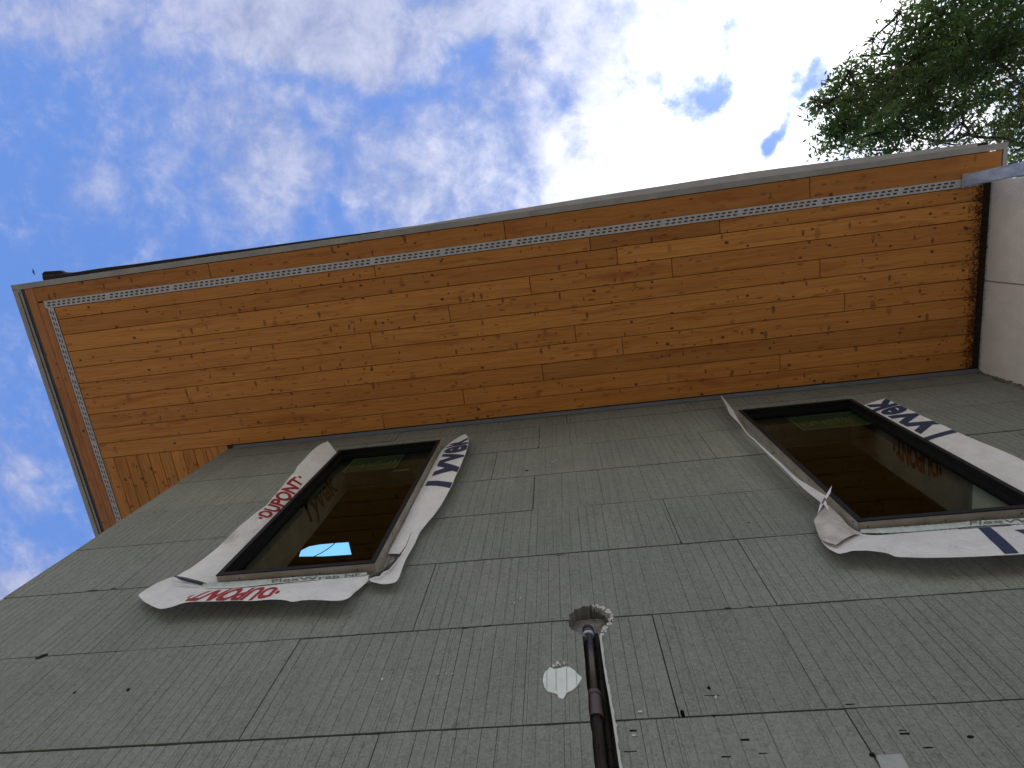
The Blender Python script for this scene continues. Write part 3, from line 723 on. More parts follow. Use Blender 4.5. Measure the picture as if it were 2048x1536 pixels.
# ------------------------------------------------------------------ windows
def ring(bm, x0, x1, z0, z1, w, ya, yb):
    box(bm, x0, x0 + w, ya, yb, z0, z1); box(bm, x1 - w, x1, ya, yb, z0, z1)
    box(bm, x0 + w, x1 - w, ya, yb, z0, z0 + w); box(bm, x0 + w, x1 - w, ya, yb, z1 - w, z1)
def make_window(r, label, gl_off=.062, side=1):
    x0, x1, z0, z1 = r
    bm = bmesh.new(); ring(bm, x0, x1, z0, z1, .026, FY - .006, FY - .0005); ring(bm, x0 + .0125, x1 - .0125, z0 + .0125, z1 - .0125, .013, FY + .0, FY + gl_off + .012)
    ring(bm, x0 + .026, x1 - .026, z0 + .026, z1 - .026, .012, FY + .035, FY + gl_off + .010)
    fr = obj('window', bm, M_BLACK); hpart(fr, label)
    bm = bmesh.new(); t_ = .012; m_ = .001
    box(bm, x0 + m_, x0 + t_, FY, WY + .28, z0 + m_, z1 - m_); box(bm, x1 - t_, x1 - m_, FY, WY + .28, z0 + m_, z1 - m_)
    box(bm, x0 + t_, x1 - t_, FY, WY + .28, z0 + m_, z0 + t_); box(bm, x0 + t_, x1 - t_, FY, WY + .28, z1 - t_, z1 - m_)
    bx = obj('window_box', bm, M_BUCK, fr)
    bm = bmesh.new(); gy = FY + gl_off; vs = [bm.verts.new(p) for p in ((x0 + .03, gy, z0 + .03), (x1 - .03, gy, z0 + .03), (x1 - .03, gy, z1 - .03), (x0 + .03, gy, z1 - .03))]
    bm.faces.new(vs); obj('pane', bm, M_GLASS, fr)
    # nail heads and stains on the visible sides of the box
    xs = x1 - m_ if side > 0 else x0 + m_
    for k in range(9):
        z = z0 + (z1 - z0) * (k + random.uniform(.2, .8)) / 9; yy = FY + random.uniform(.012, .04); bm = bmesh.new()
        tube(bm, [Vector((xs - side * .001, yy, z)), Vector((xs + side * .0015, yy, z))], random.uniform(.003, .0055), 8); obj('nail_head', bm, M_BUCKD, fr)
    for k in range(5):
        xx = x0 + (x1 - x0) * (k + random.uniform(.2, .8)) / 5; bm = bmesh.new(); yy = FY + random.uniform(.02, .04)
        tube(bm, [Vector((xx, yy, z0 + .002)), Vector((xx, yy, z0 - .0008))], .004, 8); obj('nail_head', bm, M_BUCKD, fr)
    return fr
win1 = make_window(w1, 'narrow black framed window under the left part of the soffit', side=1)
win2 = make_window(w2, 'black framed window nearest the white wall, cut by the right frame edge', side=-1)

# ---- text mapped on surfaces
def text_bm(s, offset=0.012, shear=0, ext=0):
    cu = bpy.data.curves.new('t', 'FONT'); cu.body = s; cu.size = 1; cu.offset = offset; cu.shear = shear; cu.resolution_u = 4; cu.fill_mode = 'FRONT'
    o = bpy.data.objects.new('t', cu); C.collection.objects.link(o)
    dg = bpy.context.evaluated_depsgraph_get(); me = bpy.data.meshes.new_from_object(o.evaluated_get(dg))
    bm = bmesh.new(); bm.from_mesh(me); bpy.data.objects.remove(o); bpy.data.meshes.remove(me)
    xs = [v.co.x for v in bm.verts]; x0, x1 = min(xs), max(xs)
    for v in bm.verts: v.co.x = (v.co.x - x0) / (x1 - x0)
    return bm          # x 0..1, y with cap height about .7
def split_up(bm, n=12):
    for k in range(1, n):
        bmesh.ops.bisect_plane(bm, geom=bm.verts[:] + bm.edges[:] + bm.faces[:], plane_co=(k / n, 0, 0), plane_no=(1, 0, 0))
    for k in range(1, 6):
        bmesh.ops.bisect_plane(bm, geom=bm.verts[:] + bm.edges[:] + bm.faces[:], plane_co=(0, k * .15 - .15, 0), plane_no=(0, 1, 0))
def catmull(P, s):
    n = len(P) - 1; f = min(max(s, 0), .99999) * n; i = int(f); t = f - i
    a, b, c, d = P[max(i - 1, 0)], P[i], P[i + 1], P[min(i + 2, n)]
    return .5 * ((2 * b) + (c - a) * t + (2 * a - 5 * b + 4 * c - d) * t * t + (3 * b - a - 3 * c + d) * t ** 3)
class Flap:
    """loose sheet: rows of (outer edge, inner edge), both real points"""
    def __init__(s, rows, bulge=.012, wr=.005, seed=0): s.o = [r[0] for r in rows]; s.i = [r[1] for r in rows]; s.b = bulge; s.w = wr; s.sd = seed
    def __call__(s, a, t):
        p = catmull(s.i, a).lerp(catmull(s.o, a), t)
        n = noise.noise(Vector((a * 7 + s.sd, t * 1.5, s.sd))) + .5 * noise.noise(Vector((a * 19 + s.sd, t * 3, s.sd)))
        p = p + Vector((0, -1, 0)) * (s.b * sin(pi * min(max(t, 0), 1)) + s.w * n * min(max(t, 0), 1))
        return p
    def row_s(s, k): return k / (len(s.o) - 1)
    def mesh(s, name, m, parent=None, label=None, na=70, nt=10, ragged=.0):
        bm = bmesh.new()
        g = [[bm.verts.new(s(i / na, j / nt)) for j in range(nt + 1)] for i in range(na + 1)]
        for i in range(na):
            for j in range(nt): bm.faces.new((g[i][j], g[i + 1][j], g[i + 1][j + 1], g[i][j + 1]))
        o = obj(name, bm, m, None, True)
        hpart(o, label); return o
    def letter(s, parent, txt, s0, s1, t0, t1, m, oval=False, off=.012, lift=.0012, clip=(.02, .98), lo=0.0, hi=.72, sk=0.0):
        """text runs s0->s1; its baseline lies at t0 and its cap line at t1"""
        bm = text_bm(txt, off); split_up(bm, 24)
        if oval:
            for sgn, cx in ((-1, -.045), (1, 1.045)):
                vs = []
                for k in range(12):
                    a = 2 * pi * k / 12; vs.append(bm.verts.new((cx + .028 * cos(a), .36 + .16 * sin(a) * (1 - .5 * sgn * cos(a)), 0)))
                bm.faces.new(vs)
            for v in bm.verts:
                e = max(0.0, 1 - (2 * (min(max(v.co.x, 0), 1) - .5)) ** 2); k = .55 + .45 * e ** .5
                v.co.y = .36 + (v.co.y - .36) * k
        ya = lambda c: lo + (c - t0) / (t1 - t0) * (hi - lo)
        c0, c1 = sorted((ya(clip[0]), ya(clip[1])))
        bmesh.ops.bisect_plane(bm, geom=bm.verts[:] + bm.edges[:] + bm.faces[:], plane_co=(0, c0, 0), plane_no=(0, -1, 0), clear_outer=True)
        bmesh.ops.bisect_plane(bm, geom=bm.verts[:] + bm.edges[:] + bm.faces[:], plane_co=(0, c1, 0), plane_no=(0, 1, 0), clear_outer=True)
        for v in bm.verts:
            t = t0 + (t1 - t0) * (v.co.y - lo) / (hi - lo); a = s0 + (s1 - s0) * v.co.x + sk * (t - .5)
            p = s(a, t); dx = s(a + .004, t) - s(a - .004, t); dy = s(a, t + .02) - s(a, t - .02)
            n = dx.cross(dy).normalized()
            if n.y > 0: n = -n
            v.co = p + n * lift
        o = obj('printed_or_reflected_lettering', bm, m); o.parent = parent; return o
def rows_of(lst, q_out, q_in=.004):
    out = []
    for k, (a, b) in enumerate(lst):
        q = q_out[k] if isinstance(q_out, (list, tuple)) else q_out
        qi = q_in[k] if isinstance(q_in, (list, tuple)) else q_in
        out.append((onY(*a, WY - q), onY(*b, WY - qi)))
    return out
BX = .001
# left flap of the left window: starts on the wall beside the box
L = [((655, 882), 903), ((633, 893), 915), ((601, 926), 941), ((586, 947), 961), ((558, 980), 985), ((531, 1010), 1013), ((500, 1035), 1040), ((469, 1060), 1062), ((436, 1094), 1096), ((392, 1129), 1130), ((354, 1152), 1158)]
rws = []
for k, (o_, yi) in enumerate(L):
    f = (yi - 901.7) / (1149.4 - 901.7); fx = 679.4 + f * (431.4 - 679.4)
    pi_ = onY(fx, yi, FY); q = .11 if k < 8 else .05
    rws.append((onY(*o_, WY - q), Vector((w1[0] - BX - .001, WY - .01, pi_.z))))
F = Flap(rws, .008, .008, 3); fo = F.mesh('membrane_flap', M_MEM, label='loose white membrane left of the narrow window, printed in red')
F.letter(fo, 'DUPONT', F.row_s(5.75), F.row_s(3.1), .28, .95, M_RED, oval=True, off=.04)
# bottom flap
L = [((276, 1189), (346, 1153)), ((288, 1202), (368, 1159)), ((306, 1212), (388, 1164)), ((329, 1217), (400, 1170)), ((374, 1206.5), (425, 1172)), ((443, 1203.5), (468, 1171)), ((500, 1201), (515, 1168)), ((560, 1199), (562, 1164)),
     ((585, 1202.5), (600, 1162)), ((615, 1198.5), (645, 1158)), ((687, 1199), (700, 1154)), ((712, 1182), (720, 1152)), ((737, 1163), (738, 1150))]
F = Flap(rows_of(L, [.05, .055, .06, .07] + [.08] * 7 + [.05, .02], .008), .008, .007, 9); fo = F.mesh('membrane_flap', M_MEM, label='loose white membrane hanging below the narrow window')
F.letter(fo, 'DUPONT', F.row_s(6.9), F.row_s(4.05), .36, 1.0, M_RED, oval=True, off=.045, sk=-.06)
# right flap
L = [((931, 867), (897, 888)), ((937, 878), (892, 893)), ((935, 894), (882, 903)), ((928, 916), (871, 922)), ((912, 952), (856, 952)), ((892.5, 991.6), (838, 986)), ((870, 1029), (819, 1024)),
     ((841.6, 1062), (805, 1053)), ((828, 1091), (790, 1080)), ((811, 1110), (776, 1108))]
F = Flap(rows_of(L, [.06, .08, .08, .08, .075, .07, .06, .045, .04, .035], .006), .006, .008, 15); fo = F.mesh('membrane_flap', M_MEM, label='loose white membrane right of the narrow window, printed in navy')
F.letter(fo, 'Tyvek', F.row_s(5.0), F.row_s(.75), .96, -.22, M_NAVY, off=.035, clip=(.10, .985))
L = [((827, 1092), (815, 1094)), ((815, 1112), (796, 1117)), ((804, 1138), (778, 1131)), ((797, 1157), (766, 1142)), ((786, 1166), (753, 1151)), ((765, 1168), (744, 1156)), ((742, 1163), (736, 1159))]
F = Flap(rows_of(L, .05, .02), .004, .002, 22); F.mesh('membrane_flap', M_MEM, label='folded white corner of membrane below the narrow window', na=30)
# crinkled tape below the box
def wrap(pts, seed, m=M_WRAP, q=.012, label=None):
    rws = rows_of(pts, q, .02); f = Flap(rws, .002, .002, seed)
    bm = bmesh.new(); na, nt = 160, 4
    g = [[bm.verts.new(f(i / na, j / nt) + Vector((0, -.003 * abs(sin(i * .9 + j * .5 + noise.noise(Vector((i * .1, seed, 0))) * 3)), 0))) for j in range(nt + 1)] for i in range(na + 1)]
    for i in range(na):
        for j in range(nt): bm.faces.new((g[i][j], g[i + 1][j], g[i + 1][j + 1], g[i][j + 1]))
    o = obj('wrap_tape', bm, m, None, True); hpart(o, label); return f, o
f, o = wrap([((404, 1175), (410, 1163)), ((440, 1176), (432, 1165)), ((520, 1170), (520, 1160)), ((600, 1164), (600, 1154)), ((680, 1158), (680, 1149)), ((735, 1151), (733, 1145))], 4)
f.letter(o, 'FlexWrap NF', .46, .93, .80, .22, M_GREYINK, off=.01, lift=.004, clip=(-.2, 1.2))
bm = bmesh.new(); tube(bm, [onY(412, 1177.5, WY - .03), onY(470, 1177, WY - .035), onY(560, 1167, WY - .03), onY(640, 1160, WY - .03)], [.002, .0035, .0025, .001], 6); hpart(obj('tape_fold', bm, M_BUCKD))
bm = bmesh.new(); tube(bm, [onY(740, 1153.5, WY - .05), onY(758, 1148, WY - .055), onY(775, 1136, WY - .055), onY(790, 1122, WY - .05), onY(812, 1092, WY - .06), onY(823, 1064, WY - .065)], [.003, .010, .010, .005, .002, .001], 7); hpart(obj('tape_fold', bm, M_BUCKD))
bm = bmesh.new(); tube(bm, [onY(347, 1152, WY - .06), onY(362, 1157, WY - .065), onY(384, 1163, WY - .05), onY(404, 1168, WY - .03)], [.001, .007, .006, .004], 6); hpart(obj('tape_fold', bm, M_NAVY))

# flaps of the right window
L = [((1441, 791), (1444, 792)), ((1453, 813), (1464, 817)), ((1460, 828), (1470, 828)), ((1477, 846), (1480.5, 845)), ((1493, 867), (1496, 867)), ((1507, 880), (1510, 879)), ((1530, 903), (1534, 901)),
     ((1556, 927), (1561, 925)), ((1586, 957), (1592, 954)), ((1612, 981), (1615, 969)), ((1643, 1006), (1651, 991))]
F = Flap(rows_of(L, .10, .05), .0, .0, 31); fo = F.mesh('membrane_flap', M_MEM, label='thin white membrane seen edge on, left of the right window', nt=4)
def tri(pts, q):
    bm = bmesh.new(); P = [onY(*p, WY - q) for p in pts]; A = [bm.verts.new(v) for v in P]; B = [bm.verts.new(v + Vector((0, .0015, 0))) for v in P]; n = len(P)
    bm.faces.new(A); bm.faces.new(B[::-1])
    for i in range(n): bm.faces.new((A[i], B[i], B[(i + 1) % n], A[(i + 1) % n]))
    bmesh.ops.recalc_face_normals(bm, faces=bm.faces); return hpart(obj('membrane_tatter', bm, M_MEM))
tri([(1649, 994), (1663.5, 971.5), (1661, 985), (1653, 998)], .10)
tri([(1641, 1004), (1646, 1008), (1635, 1029)], .09); tri([(1646, 1007), (1651, 1000), (1658, 1021)], .09)
L = [((1632, 1045), (1662, 1023)), ((1636, 1068), (1687, 1042)), ((1650, 1091), (1703, 1058)), ((1677, 1107), (1725, 1065)), ((1702, 1103), (1740, 1069)), ((1728, 1101), (1762, 1069)), ((1775, 1105), (1800, 1065)), ((1793, 1112), (1830, 1062)), ((1854, 1117), (1875, 1057)),
     ((1936, 1115), (1956, 1051)), ((2048, 1109.5), (2048, 1044)), ((2120, 1106), (2120, 1040)), ((2210, 1103), (2200, 1034))]
F = Flap(rows_of(L, [.03, .04, .05, .07, .07] + [.08] * 8, .008), .008, .008, 40); fo = F.mesh('membrane_flap', M_MEM, label='wide white membrane hanging below the right window')
F.letter(fo, 'Tyvek', F.row_s(8.85), F.row_s(13.6), 1.06, -.12, M_NAVY, off=.02, clip=(.10, .975), sk=.06)
L = [((1628, 1040), (1657, 1010)), ((1634, 1062), (1680, 1032)), ((1645, 1080), (1698, 1052)), ((1672, 1090), (1720, 1066))]
F = Flap(rows_of(L, [.035, .045, .058, .078], .03), .010, .002, 47); F.mesh('membrane_patch', M_MEMB, label='brown corner patch of membrane', na=20)
f, o = wrap([((1720, 1066), (1722, 1059)), ((1773, 1067), (1760, 1057)), ((1875, 1060), (1875, 1049)), ((1956, 1053), (1956, 1042)), ((2048, 1048), (2048, 1037)), ((2180, 1040), (2180, 1028))], 8, q=.018)
f.letter(o, 'FlexWrap', .56, .95, .80, .10, M_GREYINK, off=.0, lift=.004, clip=(-.2, 1.2))
# right flap standing out beside the box
L = [((1770, 797), (1719, 795)), ((1795, 808), (1738, 805)), ((1819, 819), (1758, 815)), ((1853, 836), (1790, 832)), ((1895, 855), (1830, 853)), ((1936, 872.6), (1870, 874)), ((2018, 907.4), (1950, 916)), ((2060, 928), (1990, 938)), ((2160, 975), (2085, 990))]
rws = []
for (o_, i_) in L:
    po = onY(*o_, WY - .06); pi2 = Vector((w2[1] + BX + .002, WY - .012, po.z)); rws.append((po, pi2))
F = Flap(rws, .004, .004, 55); fo = F.mesh('membrane_flap', M_MEM, label='white membrane between the right window and white wall, printed in navy')
F.letter(fo, 'Tyvek', F.row_s(5.05), F.row_s(.05), .97, -.05, M_NAVY, off=.035, clip=(.12, .99))

# reflections of the print in the panes, rebuilt as lettering on the inner jambs
def reflected_text(win, xpl, txt, b0, b1, c0, c1, m, oval, off, inward):
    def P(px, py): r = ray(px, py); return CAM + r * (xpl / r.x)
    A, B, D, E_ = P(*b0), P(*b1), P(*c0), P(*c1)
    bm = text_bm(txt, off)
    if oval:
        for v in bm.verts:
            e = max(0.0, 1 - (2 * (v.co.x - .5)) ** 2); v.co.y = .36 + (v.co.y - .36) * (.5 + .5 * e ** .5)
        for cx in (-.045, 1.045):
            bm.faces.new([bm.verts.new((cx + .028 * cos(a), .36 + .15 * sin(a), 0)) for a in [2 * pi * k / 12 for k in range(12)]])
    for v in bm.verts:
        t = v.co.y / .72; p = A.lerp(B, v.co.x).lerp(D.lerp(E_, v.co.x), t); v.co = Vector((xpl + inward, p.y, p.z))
    obj('printed_or_reflected_lettering', bm, m, win)
M_DRED = mottled('red print reflection', (.16, .035, .02), (.22, .05, .03), 60, .7); M_DGREY = mottled('grey print reflection', (.07, .045, .035), (.10, .06, .045), 60, .7)
reflected_text(win2, w2[1] - .0128, 'DUPONT', (1876, 916), (1792, 876), (1878, 964), (1792, 918), M_DRED, True, .05, -.001)
reflected_text(win1, w1[0] + .0128, 'Tyvek', (614, 1052), (676, 978), (600, 1008), (656, 942), M_DGREY, False, .03, .001)
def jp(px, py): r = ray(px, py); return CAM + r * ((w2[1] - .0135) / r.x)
bm = bmesh.new(); bm.faces.new([bm.verts.new(jp(*p)) for p in ((1946, 955), (1950, 966), (2048, 1022), (2048, 1030), (1944, 1024))])  # pale reflection in the right pane, painted as a patch on the jamb
obj('pale_reflection_patch', bm, mottled('pale pane reflection', (.80, .84, .80), (.88, .9, .88), 20, .8), win2)

# stickers inside the panes
def sticker(win, r, pxs, dash, seed):
    gy = FY + .062 + .006; P = [onY(*p, gy) for p in pxs]
    x0, x1 = (P[0].x + P[3].x) / 2, (P[1].x + P[2].x) / 2; z1, z0 = (P[0].z + P[1].z) / 2, (P[2].z + P[3].z) / 2
    bm = bmesh.new(); box(bm, x0, x1, gy, gy + .001, z0, z1); s = obj('sticker', bm, M_GREEN, win)
    bm = bmesh.new(); w = .004; ring(bm, x0 - .001, x1 + .001, z0 - .001, z1 + .001, w, gy - .0015, gy - .0005)
    if dash: d0, d1 = onY(*dash[0], gy), onY(*dash[1], gy); box(bm, d0.x, d1.x, gy - .001, gy, d0.z - .005, d0.z + .005)
    rnd = random.Random(seed); x = x0 + .04; n = 9
    for k in range(n):                     # faded hand-size scrawl: short strokes
        cx = x0 + (x1 - x0) * (k + 1) / (n + 1); cz = (z0 + z1) / 2 + rnd.uniform(-.01, .01); hgt = (z1 - z0) * .16
        for q in range(2):
            a = Vector((cx + rnd.uniform(-.01, .01), gy - .001, cz + rnd.choice((-1, 1)) * hgt)); b = Vector((cx + rnd.uniform(-.012, .012), gy - .001, cz + rnd.uniform(-1, 1) * hgt)); tube(bm, [a, b], .0016, 4)
    obj('sticker_print', bm, M_PALE, win)
sticker(win1, w1, ((706, 918), (806, 911), (792, 936), (689, 945)), ((787, 942), (817, 939)), 5)
sticker(win2, w2, ((1576, 836), (1716, 822), (1752, 848), (1604, 860)), None, 7)

# ------------------------------------------------------------------ pipe in the chase
pipe = bpy.data.objects.new('drain_pipe', None); C.collection.objects.link(pipe)
pt, pb = onY(1181, 1262, WY + .03), onY(1201, 1536, WY + .03); px_ = (pt.x + pb.x) / 2 - .004
pipe.location = (px_, WY + .03, .3); tag(pipe, 'dark bronze pipe with a coupling, recessed in a narrow wall slot', 'pipe')
def pp(o): o.parent = pipe; o.matrix_parent_inverse = Matrix.Translation(-Vector(pipe.location)); return o
zt = pt.z; zc = onY(1190, 1405, WY + .02).z
R0 = .0165
bm = bmesh.new(); tube(bm, [Vector((px_, WY + .03, .3)), Vector((px_, WY + .03, zc))], R0 + .0025, 20)
tube(bm, [Vector((px_, WY + .03, zc)), Vector((px_, WY + .03, zt - .01)), Vector((px_, WY + .036, zt + .012)), Vector((px_, WY + .06, zt + .028)), Vector((px_, WY + .1, zt + .03))], R0, 20)
pp(obj('pipe_body', bm, M_PIPE, None, True))
bm = bmesh.new(); tube(bm, [Vector((px_, WY + .03, zc - .05)), Vector((px_, WY + .03, zc - .045)), Vector((px_, WY + .03, zc + .035)), Vector((px_, WY + .03, zc + .04))], [R0 + .001, R0 + .008, R0 + .008, R0 + .001], 20)
tube(bm, [Vector((px_, WY + .03, zc + .03)), Vector((px_, WY + .03, zc + .046))], R0 + .010, 20); tube(bm, [Vector((px_, WY + .03, zc - .06)), Vector((px_, WY + .03, zc - .046))], R0 + .010, 20)
pp(obj('coupling', bm, M_COUP, None, False))
bm = bmesh.new(); tube(bm, [Vector((px_, WY + .03, zt - .02)), Vector((px_, WY + .03, zt - .006)), Vector((px_, WY + .036, zt + .012)), Vector((px_, WY + .05, zt + .028))], R0 + .006, 20)
pp(obj('elbow', bm, M_PIPE, None, True))
bm = bmesh.new(); tube(bm, [Vector((px_ + .035, WY + .05, .3)), Vector((px_ + .03, WY + .05, zt - .0))], .010, 12); pp(obj('thin_pipe', bm, M_PIPE, None, True))
bm = bmesh.new(); tube(bm, [Vector((px_, WY + .03, zt - .028)), Vector((px_, WY + .03, zt - .022))], R0 + .0065, 20); pp(obj('pale_ring', bm, M_STEEL, None, True))

# ------------------------------------------------------------------ white wall on the right
wall = bpy.data.objects.new('white_wall', None); C.collection.objects.link(wall); wall.location = (XR, .03, 0)
tag(wall, 'white rendered wall at the right edge meeting the grey boards', 'wall')
def wp(o): o.parent = wall; o.matrix_parent_inverse = Matrix.Translation(-Vector(wall.location)); return o
ja = onY(1983, 563, WY); r = ray(1983, 563); jy = r.y * (XR / r.x)
bm = bmesh.new()
box(bm, XR + .001, XR + .3, .03, jy - .004, 0, H + .004); box(bm, XR + .001, XR + .3, jy + .004, WY + .4, 0, H + .004); box(bm, XR + .006, XR + .29, jy - .004, jy + .004, 0, H)
wp(obj('render_face', bm, M_WHITE))
bm = bmesh.new(); box(bm, XR - .0005, XR + .006, jy - .0055, jy + .0055, 0, H); wp(obj('joint_strip', bm, mottled('grey joint', (.25, .26, .27), (.3, .31, .32), 9)))
# torn edge of debris where foam meets render
bm = bmesh.new()
for k in range(140):
    z = H - .02 - random.random() ** 1.4 * 1.6; s = random.uniform(.002, .009); x = XR - random.uniform(0, .05); 
    box(bm, x - s, x + s * .8, WY - .001 - s * .8, WY + .003, z - s, z + s * random.uniform(.6, 2))
hpart(obj('mortar_crumbs', bm, mottled('rubble', (.10, .085, .07), (.24, .19, .15), 30, .9)), 'rough mortar crumbs in the corner beside the white wall')['kind'] = 'stuff'
# ragged membrane/straw fringe at the right end of the soffit
bm = bmesh.new()
for k in range(1500):
    y = random.uniform(.02, WY - .02); x = SX1 + .02 - abs(random.gauss(0, 1)) * .05; L_ = random.uniform(.006, .040)
    a = Vector((x, y, H - .001 - random.uniform(0, .004))); d = Vector((random.uniform(-.3, 1), random.uniform(-.8, .8), random.uniform(-.5, .1))).normalized() * L_
    tube(bm, [a, a + d], random.uniform(.0008, .0024), 3, False)
for k in range(5):
    a = onY(1985, 490, 1.0); a = Vector((XR - .03, onZ(1985, 492, H).y, H - .004)); tube(bm, [a, a + Vector((.06, random.uniform(-.03, .03), -.01))], .002, 3, False)
hpart(obj('fibre_fringe', bm, mottled('dark fibre', (.03, .018, .012), (.07, .035, .018), 40, .9)), 'dark ragged fibres along the right end of the soffit')['kind'] = 'stuff'

# ------------------------------------------------------------------ steel post
a0, a1 = onZ(1926, 350, H - .006), onZ(1926, 374, H - .006)
post = bpy.data.objects.new('steel_post', None); C.collection.objects.link(post)
post.location = (a0.x, a0.y, 0); tag(post, 'bluish galvanised steel post in front of the white wall corner', 'post')
def sp(o): o.parent = post; o.matrix_parent_inverse = Matrix.Translation(-Vector(post.location)); return o
xw = .05; drift = -.03 / .57 * 1.0   # the post leans slightly outwards below
bm = bmesh.new()
def sec(z, g=0):
    dy = drift * (H - z) if H - z < 6.5 else 0
    return [Vector((x, y + dy, z)) for x, y in ((a0.x - g, a0.y - g), (a0.x + xw + g, a0.y - g), (a0.x + xw + g, a1.y + g), (a0.x - g, a1.y + g))]
A = [bm.verts.new(v) for v in sec(H - .006)]; B = [bm.verts.new(v) for v in sec(0)]
bm.faces.new(A[::-1]); bm.faces.new(B)
es = []
for i in range(4): bm.faces.new((A[i], A[(i + 1) % 4], B[(i + 1) % 4], B[i]))
bmesh.ops.bevel(bm, geom=[e for e in bm.edges if abs(e.verts[0].co.z - e.verts[1].co.z) > 1], offset=.004, segments=2, affect='EDGES')
bmesh.ops.recalc_face_normals(bm, faces=bm.faces); sp(obj('shaft', bm, M_STEEL))
bm = bmesh.new(); s1, s2 = sec(H - .006, .006), sec(H - .02, .006); A = [bm.verts.new(v) for v in s1]; B = [bm.verts.new(v) for v in s2]
bm.faces.new(A[::-1]); bm.faces.new(B)
for i in range(4): bm.faces.new((A[i], A[(i + 1) % 4], B[(i + 1) % 4], B[i]))
bmesh.ops.recalc_face_normals(bm, faces=bm.faces); sp(obj('head_plate', bm, M_VENT))

# ------------------------------------------------------------------ tree
tree = bpy.data.objects.new('broadleaf_tree', None); C.collection.objects.link(tree)
base = Vector((13.5, -3.0, 0)); tree.location = base
tag(tree, 'tall leafy tree rising beyond the right end of the roof', 'tree')
def tp(o): o.parent = tree; o.matrix_parent_inverse = Matrix.Translation(-base); return o
def at(px, py, z): return onZ(px, py, z)
rnd = random.Random(4)
clusters = []      # (px, py, radius px, height, density, dark)
raw = [(1665, 205, 34, 1.2), (1640, 205, 20, .5), (1700, 170, 40, 1.0), (1730, 215, 55, 1.6), (1690, 250, 42, 1.3), (1780, 160, 55, 1.3), (1800, 220, 60, 1.7), (1760, 110, 45, .7), (1720, 112, 28, .5), (1700, 140, 30, .6),
       (1850, 170, 60, 1.7), (1840, 110, 55, 1.2), (1830, 60, 45, .9), (1810, 60, 28, .5), (1880, 30, 55, .9), (1860, 10, 40, .7), (1900, 90, 65, 1.7), (1950, 60, 60, 1.5), (1930, 140, 60, 1.7), (1980, 110, 55, 1.4), (2010, 60, 45, .6),
       (2000, 10, 50, .5), (1870, 230, 50, 1.3), (1930, 205, 50, 1.1), (1980, 190, 50, .8), (2030, 160, 45, .6), (2040, 90, 50, 1.0), (1760, 265, 50, 1.3), (1820, 270, 42, 1.0), (1700, 290, 30, .5), (1650, 300, 22, .45), (1670, 275, 22, .6),
       (1740, 300, 35, .4), (1790, 300, 35, .45), (1880, 285, 50, .35), (1940, 270, 55, .40), (2000, 250, 50, .7), (2040, 240, 45, 1.0), (2020, 290, 45, .5), (1960, 300, 45, .3), (2080, 200, 60, 1.2), (2100, 60, 70, 1.2), (2090, 320, 60, 1.0), (1925, 245, 40, .5), (2060, 290, 40, .8),
       (1960, -40, 80, 1.2), (1870, -40, 60, .8), (2080, -60, 90, 1.2), (2160, 120, 90, 1.2), (2170, 280, 90, 1.2), (1630, 200, 12, .25), (1745, 80, 20, .25), (1800, 25, 22, .3)]
trunk_top = Vector((11.2, -2.4, 16.5))
def limb(a, b, r0, r1, n=7, sag=.25):
    pts = []; rad = []
    for k in range(n + 1):
        f = k / n; p = a.lerp(b, f); w = sin(pi * f) * (b - a).length * .07
        pts.append(p + Vector((noise.noise(a * 1.3 + Vector((f * 3, 0, 0))), noise.noise(b * 1.7 + Vector((0, f * 3, 0))), -sag * sin(pi * f))) * w * 1.0); rad.append(r0 + (r1 - r0) * f)
    return pts, rad
bmT = bmesh.new(); bmB = bmesh.new()
M_BARK2 = mottled('dark twig bark', (.03, .025, .02), (.055, .045, .035), 14, .9)
pts = [base + (trunk_top - base) * (k / 10) + Vector((.15 * sin(k * .9), .12 * cos(k * 1.1), 0)) * (k > 0) for k in range(11)]
tube(bmT, pts, [.26 - .022 * k for k in range(11)], 12)
bmL = bmesh.new(); cl = bmL.loops.layers.float_color.new('tint')
nl = 0
placed = []
pre = []
for (px, py, rp, den) in raw:
    z = rnd.uniform(12.5, 16.0); pre.append((at(px, py, z), z, rp, den))
pre.sort(key=lambda q: (q[0] - trunk_top).length)
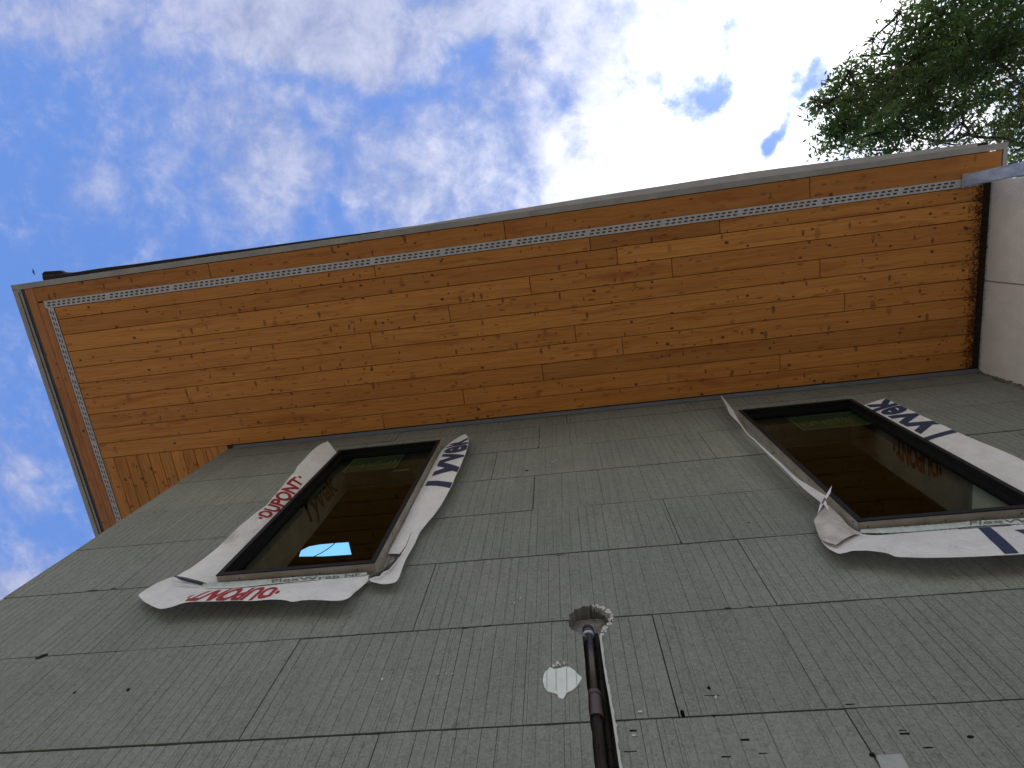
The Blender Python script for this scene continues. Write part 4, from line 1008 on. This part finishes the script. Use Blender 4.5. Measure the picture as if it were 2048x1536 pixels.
for (c, z, rp, den) in pre:
    rr = rp / FPX * (z - 1.6) * 1.25
    # limb to the cluster
    tz = min(15.5, max(7, z - rnd.uniform(1.5, 4))); f = tz / 16.5; a = base.lerp(trunk_top, f); r0_ = .09
    if len(placed) > 3:
        near = min(placed, key=lambda q: (q - c).length + .35 * (q - trunk_top).length)
        if (near - c).length < (a - c).length: a = near; r0_ = .030
    placed.append(c)
    lp, lr = limb(a, c, r0_, .012); tube(bmB, lp, lr, 6, False)
    for q in range(7 if den > .45 else 10):
        e = c + Vector((rnd.gauss(0, 1), rnd.gauss(0, 1), rnd.gauss(0, .6))).normalized() * rr * rnd.uniform(.6, 1.1)
        lp, lr = limb(lp[-2], e, .011, .004, 4); tube(bmB, lp, lr, 4, False); lp[-2] = c
    nn = int((620 if den > .9 else 380) * den * (rp / 45) ** 2)
    base_g = Vector((.06, .10, .038)).lerp(Vector((.12, .13, .06)), rnd.random() ** 2)
    for s_ in range(max(3, nn // 9)):
        d = Vector((rnd.gauss(0, 1), rnd.gauss(0, 1), rnd.gauss(0, 1))).normalized() * rr * rnd.random() ** .45
        al = Vector((-.9, .42, 0)); d = al * d.dot(al) * 1.25 + (d - al * d.dot(al)) * .62
        sc = c + Vector((d.x, d.y, d.z * .7))
        dirn = Vector((rnd.gauss(-1.1, .4), rnd.gauss(.45, .4), rnd.gauss(-.3, .4))).normalized()
        for q in range(9):
            p = sc + dirn * (q - 4) * .045 + Vector((rnd.uniform(-.045, .045), rnd.uniform(-.045, .045), rnd.uniform(-.05, .05)))
            n = Vector((rnd.gauss(0, 1), rnd.gauss(0, 1), rnd.gauss(.6, 1))).normalized(); u = n.orthogonal().normalized(); u.rotate(Matrix.Rotation(rnd.uniform(0, 6.28), 3, n)); w = n.cross(u)
            ln = rnd.uniform(.036, .066); wd = ln * rnd.uniform(.28, .45)
            vs = [bmL.verts.new(p + v) for v in (-u * ln, -u * ln * .2 + w * wd, u * ln * .55 + w * wd * .6, u * ln, u * ln * .55 - w * wd * .6, -u * ln * .2 - w * wd)]
            fc = bmL.faces.new(vs); k = rnd.uniform(.6, 1.35); rb = rnd.random()
            col = base_g * k
            if rb < .03: col = Vector((.14, .10, .04)) * k
            for l in fc.loops: l[cl] = (*col, 1)
            nl += 1
print('leaves', nl)
tp(obj('trunk', bmT, M_BARK, None, True)); tp(obj('branches', bmB, M_BARK2, None, True)); tp(obj('crown', bmL, M_LEAF))

# ------------------------------------------------------------------ bird, a speck in the sky
bpos = CAM + ray(66, 544).normalized() * 60
bird = bpy.data.objects.new('bird', None); C.collection.objects.link(bird); bird.location = bpos
tag(bird, 'tiny dark bird speck in the blue sky left of the roof corner', 'bird')
M_BIRD = mottled('dark feathers', (.02, .02, .022), (.04, .04, .042), 20, .8)
bm = bmesh.new(); tube(bm, [Vector((-.13, 0, 0)), Vector((-.07, 0, .005)), Vector((0, 0, .01)), Vector((.07, 0, .01)), Vector((.12, 0, .015)), Vector((.15, 0, .01))], [.012, .03, .042, .034, .026, .006], 8)
b = obj('body', bm, M_BIRD, bird, True)
for s in (-1, 1):
    bm = bmesh.new(); P = [(-.05, s * .02, .02), (.05, s * .02, .02), (.07, s * .14, .05), (.0, s * .28, .04), (-.04, s * .14, .05)]
    A = [bm.verts.new(p) for p in P]; B = [bm.verts.new((p[0], p[1], p[2] + .006)) for p in P]; bm.faces.new(A); bm.faces.new(B[::-1])
    for i in range(5): bm.faces.new((A[i], B[i], B[(i + 1) % 5], A[(i + 1) % 5]))
    bmesh.ops.recalc_face_normals(bm, faces=bm.faces); obj('wing', bm, M_BIRD, bird)
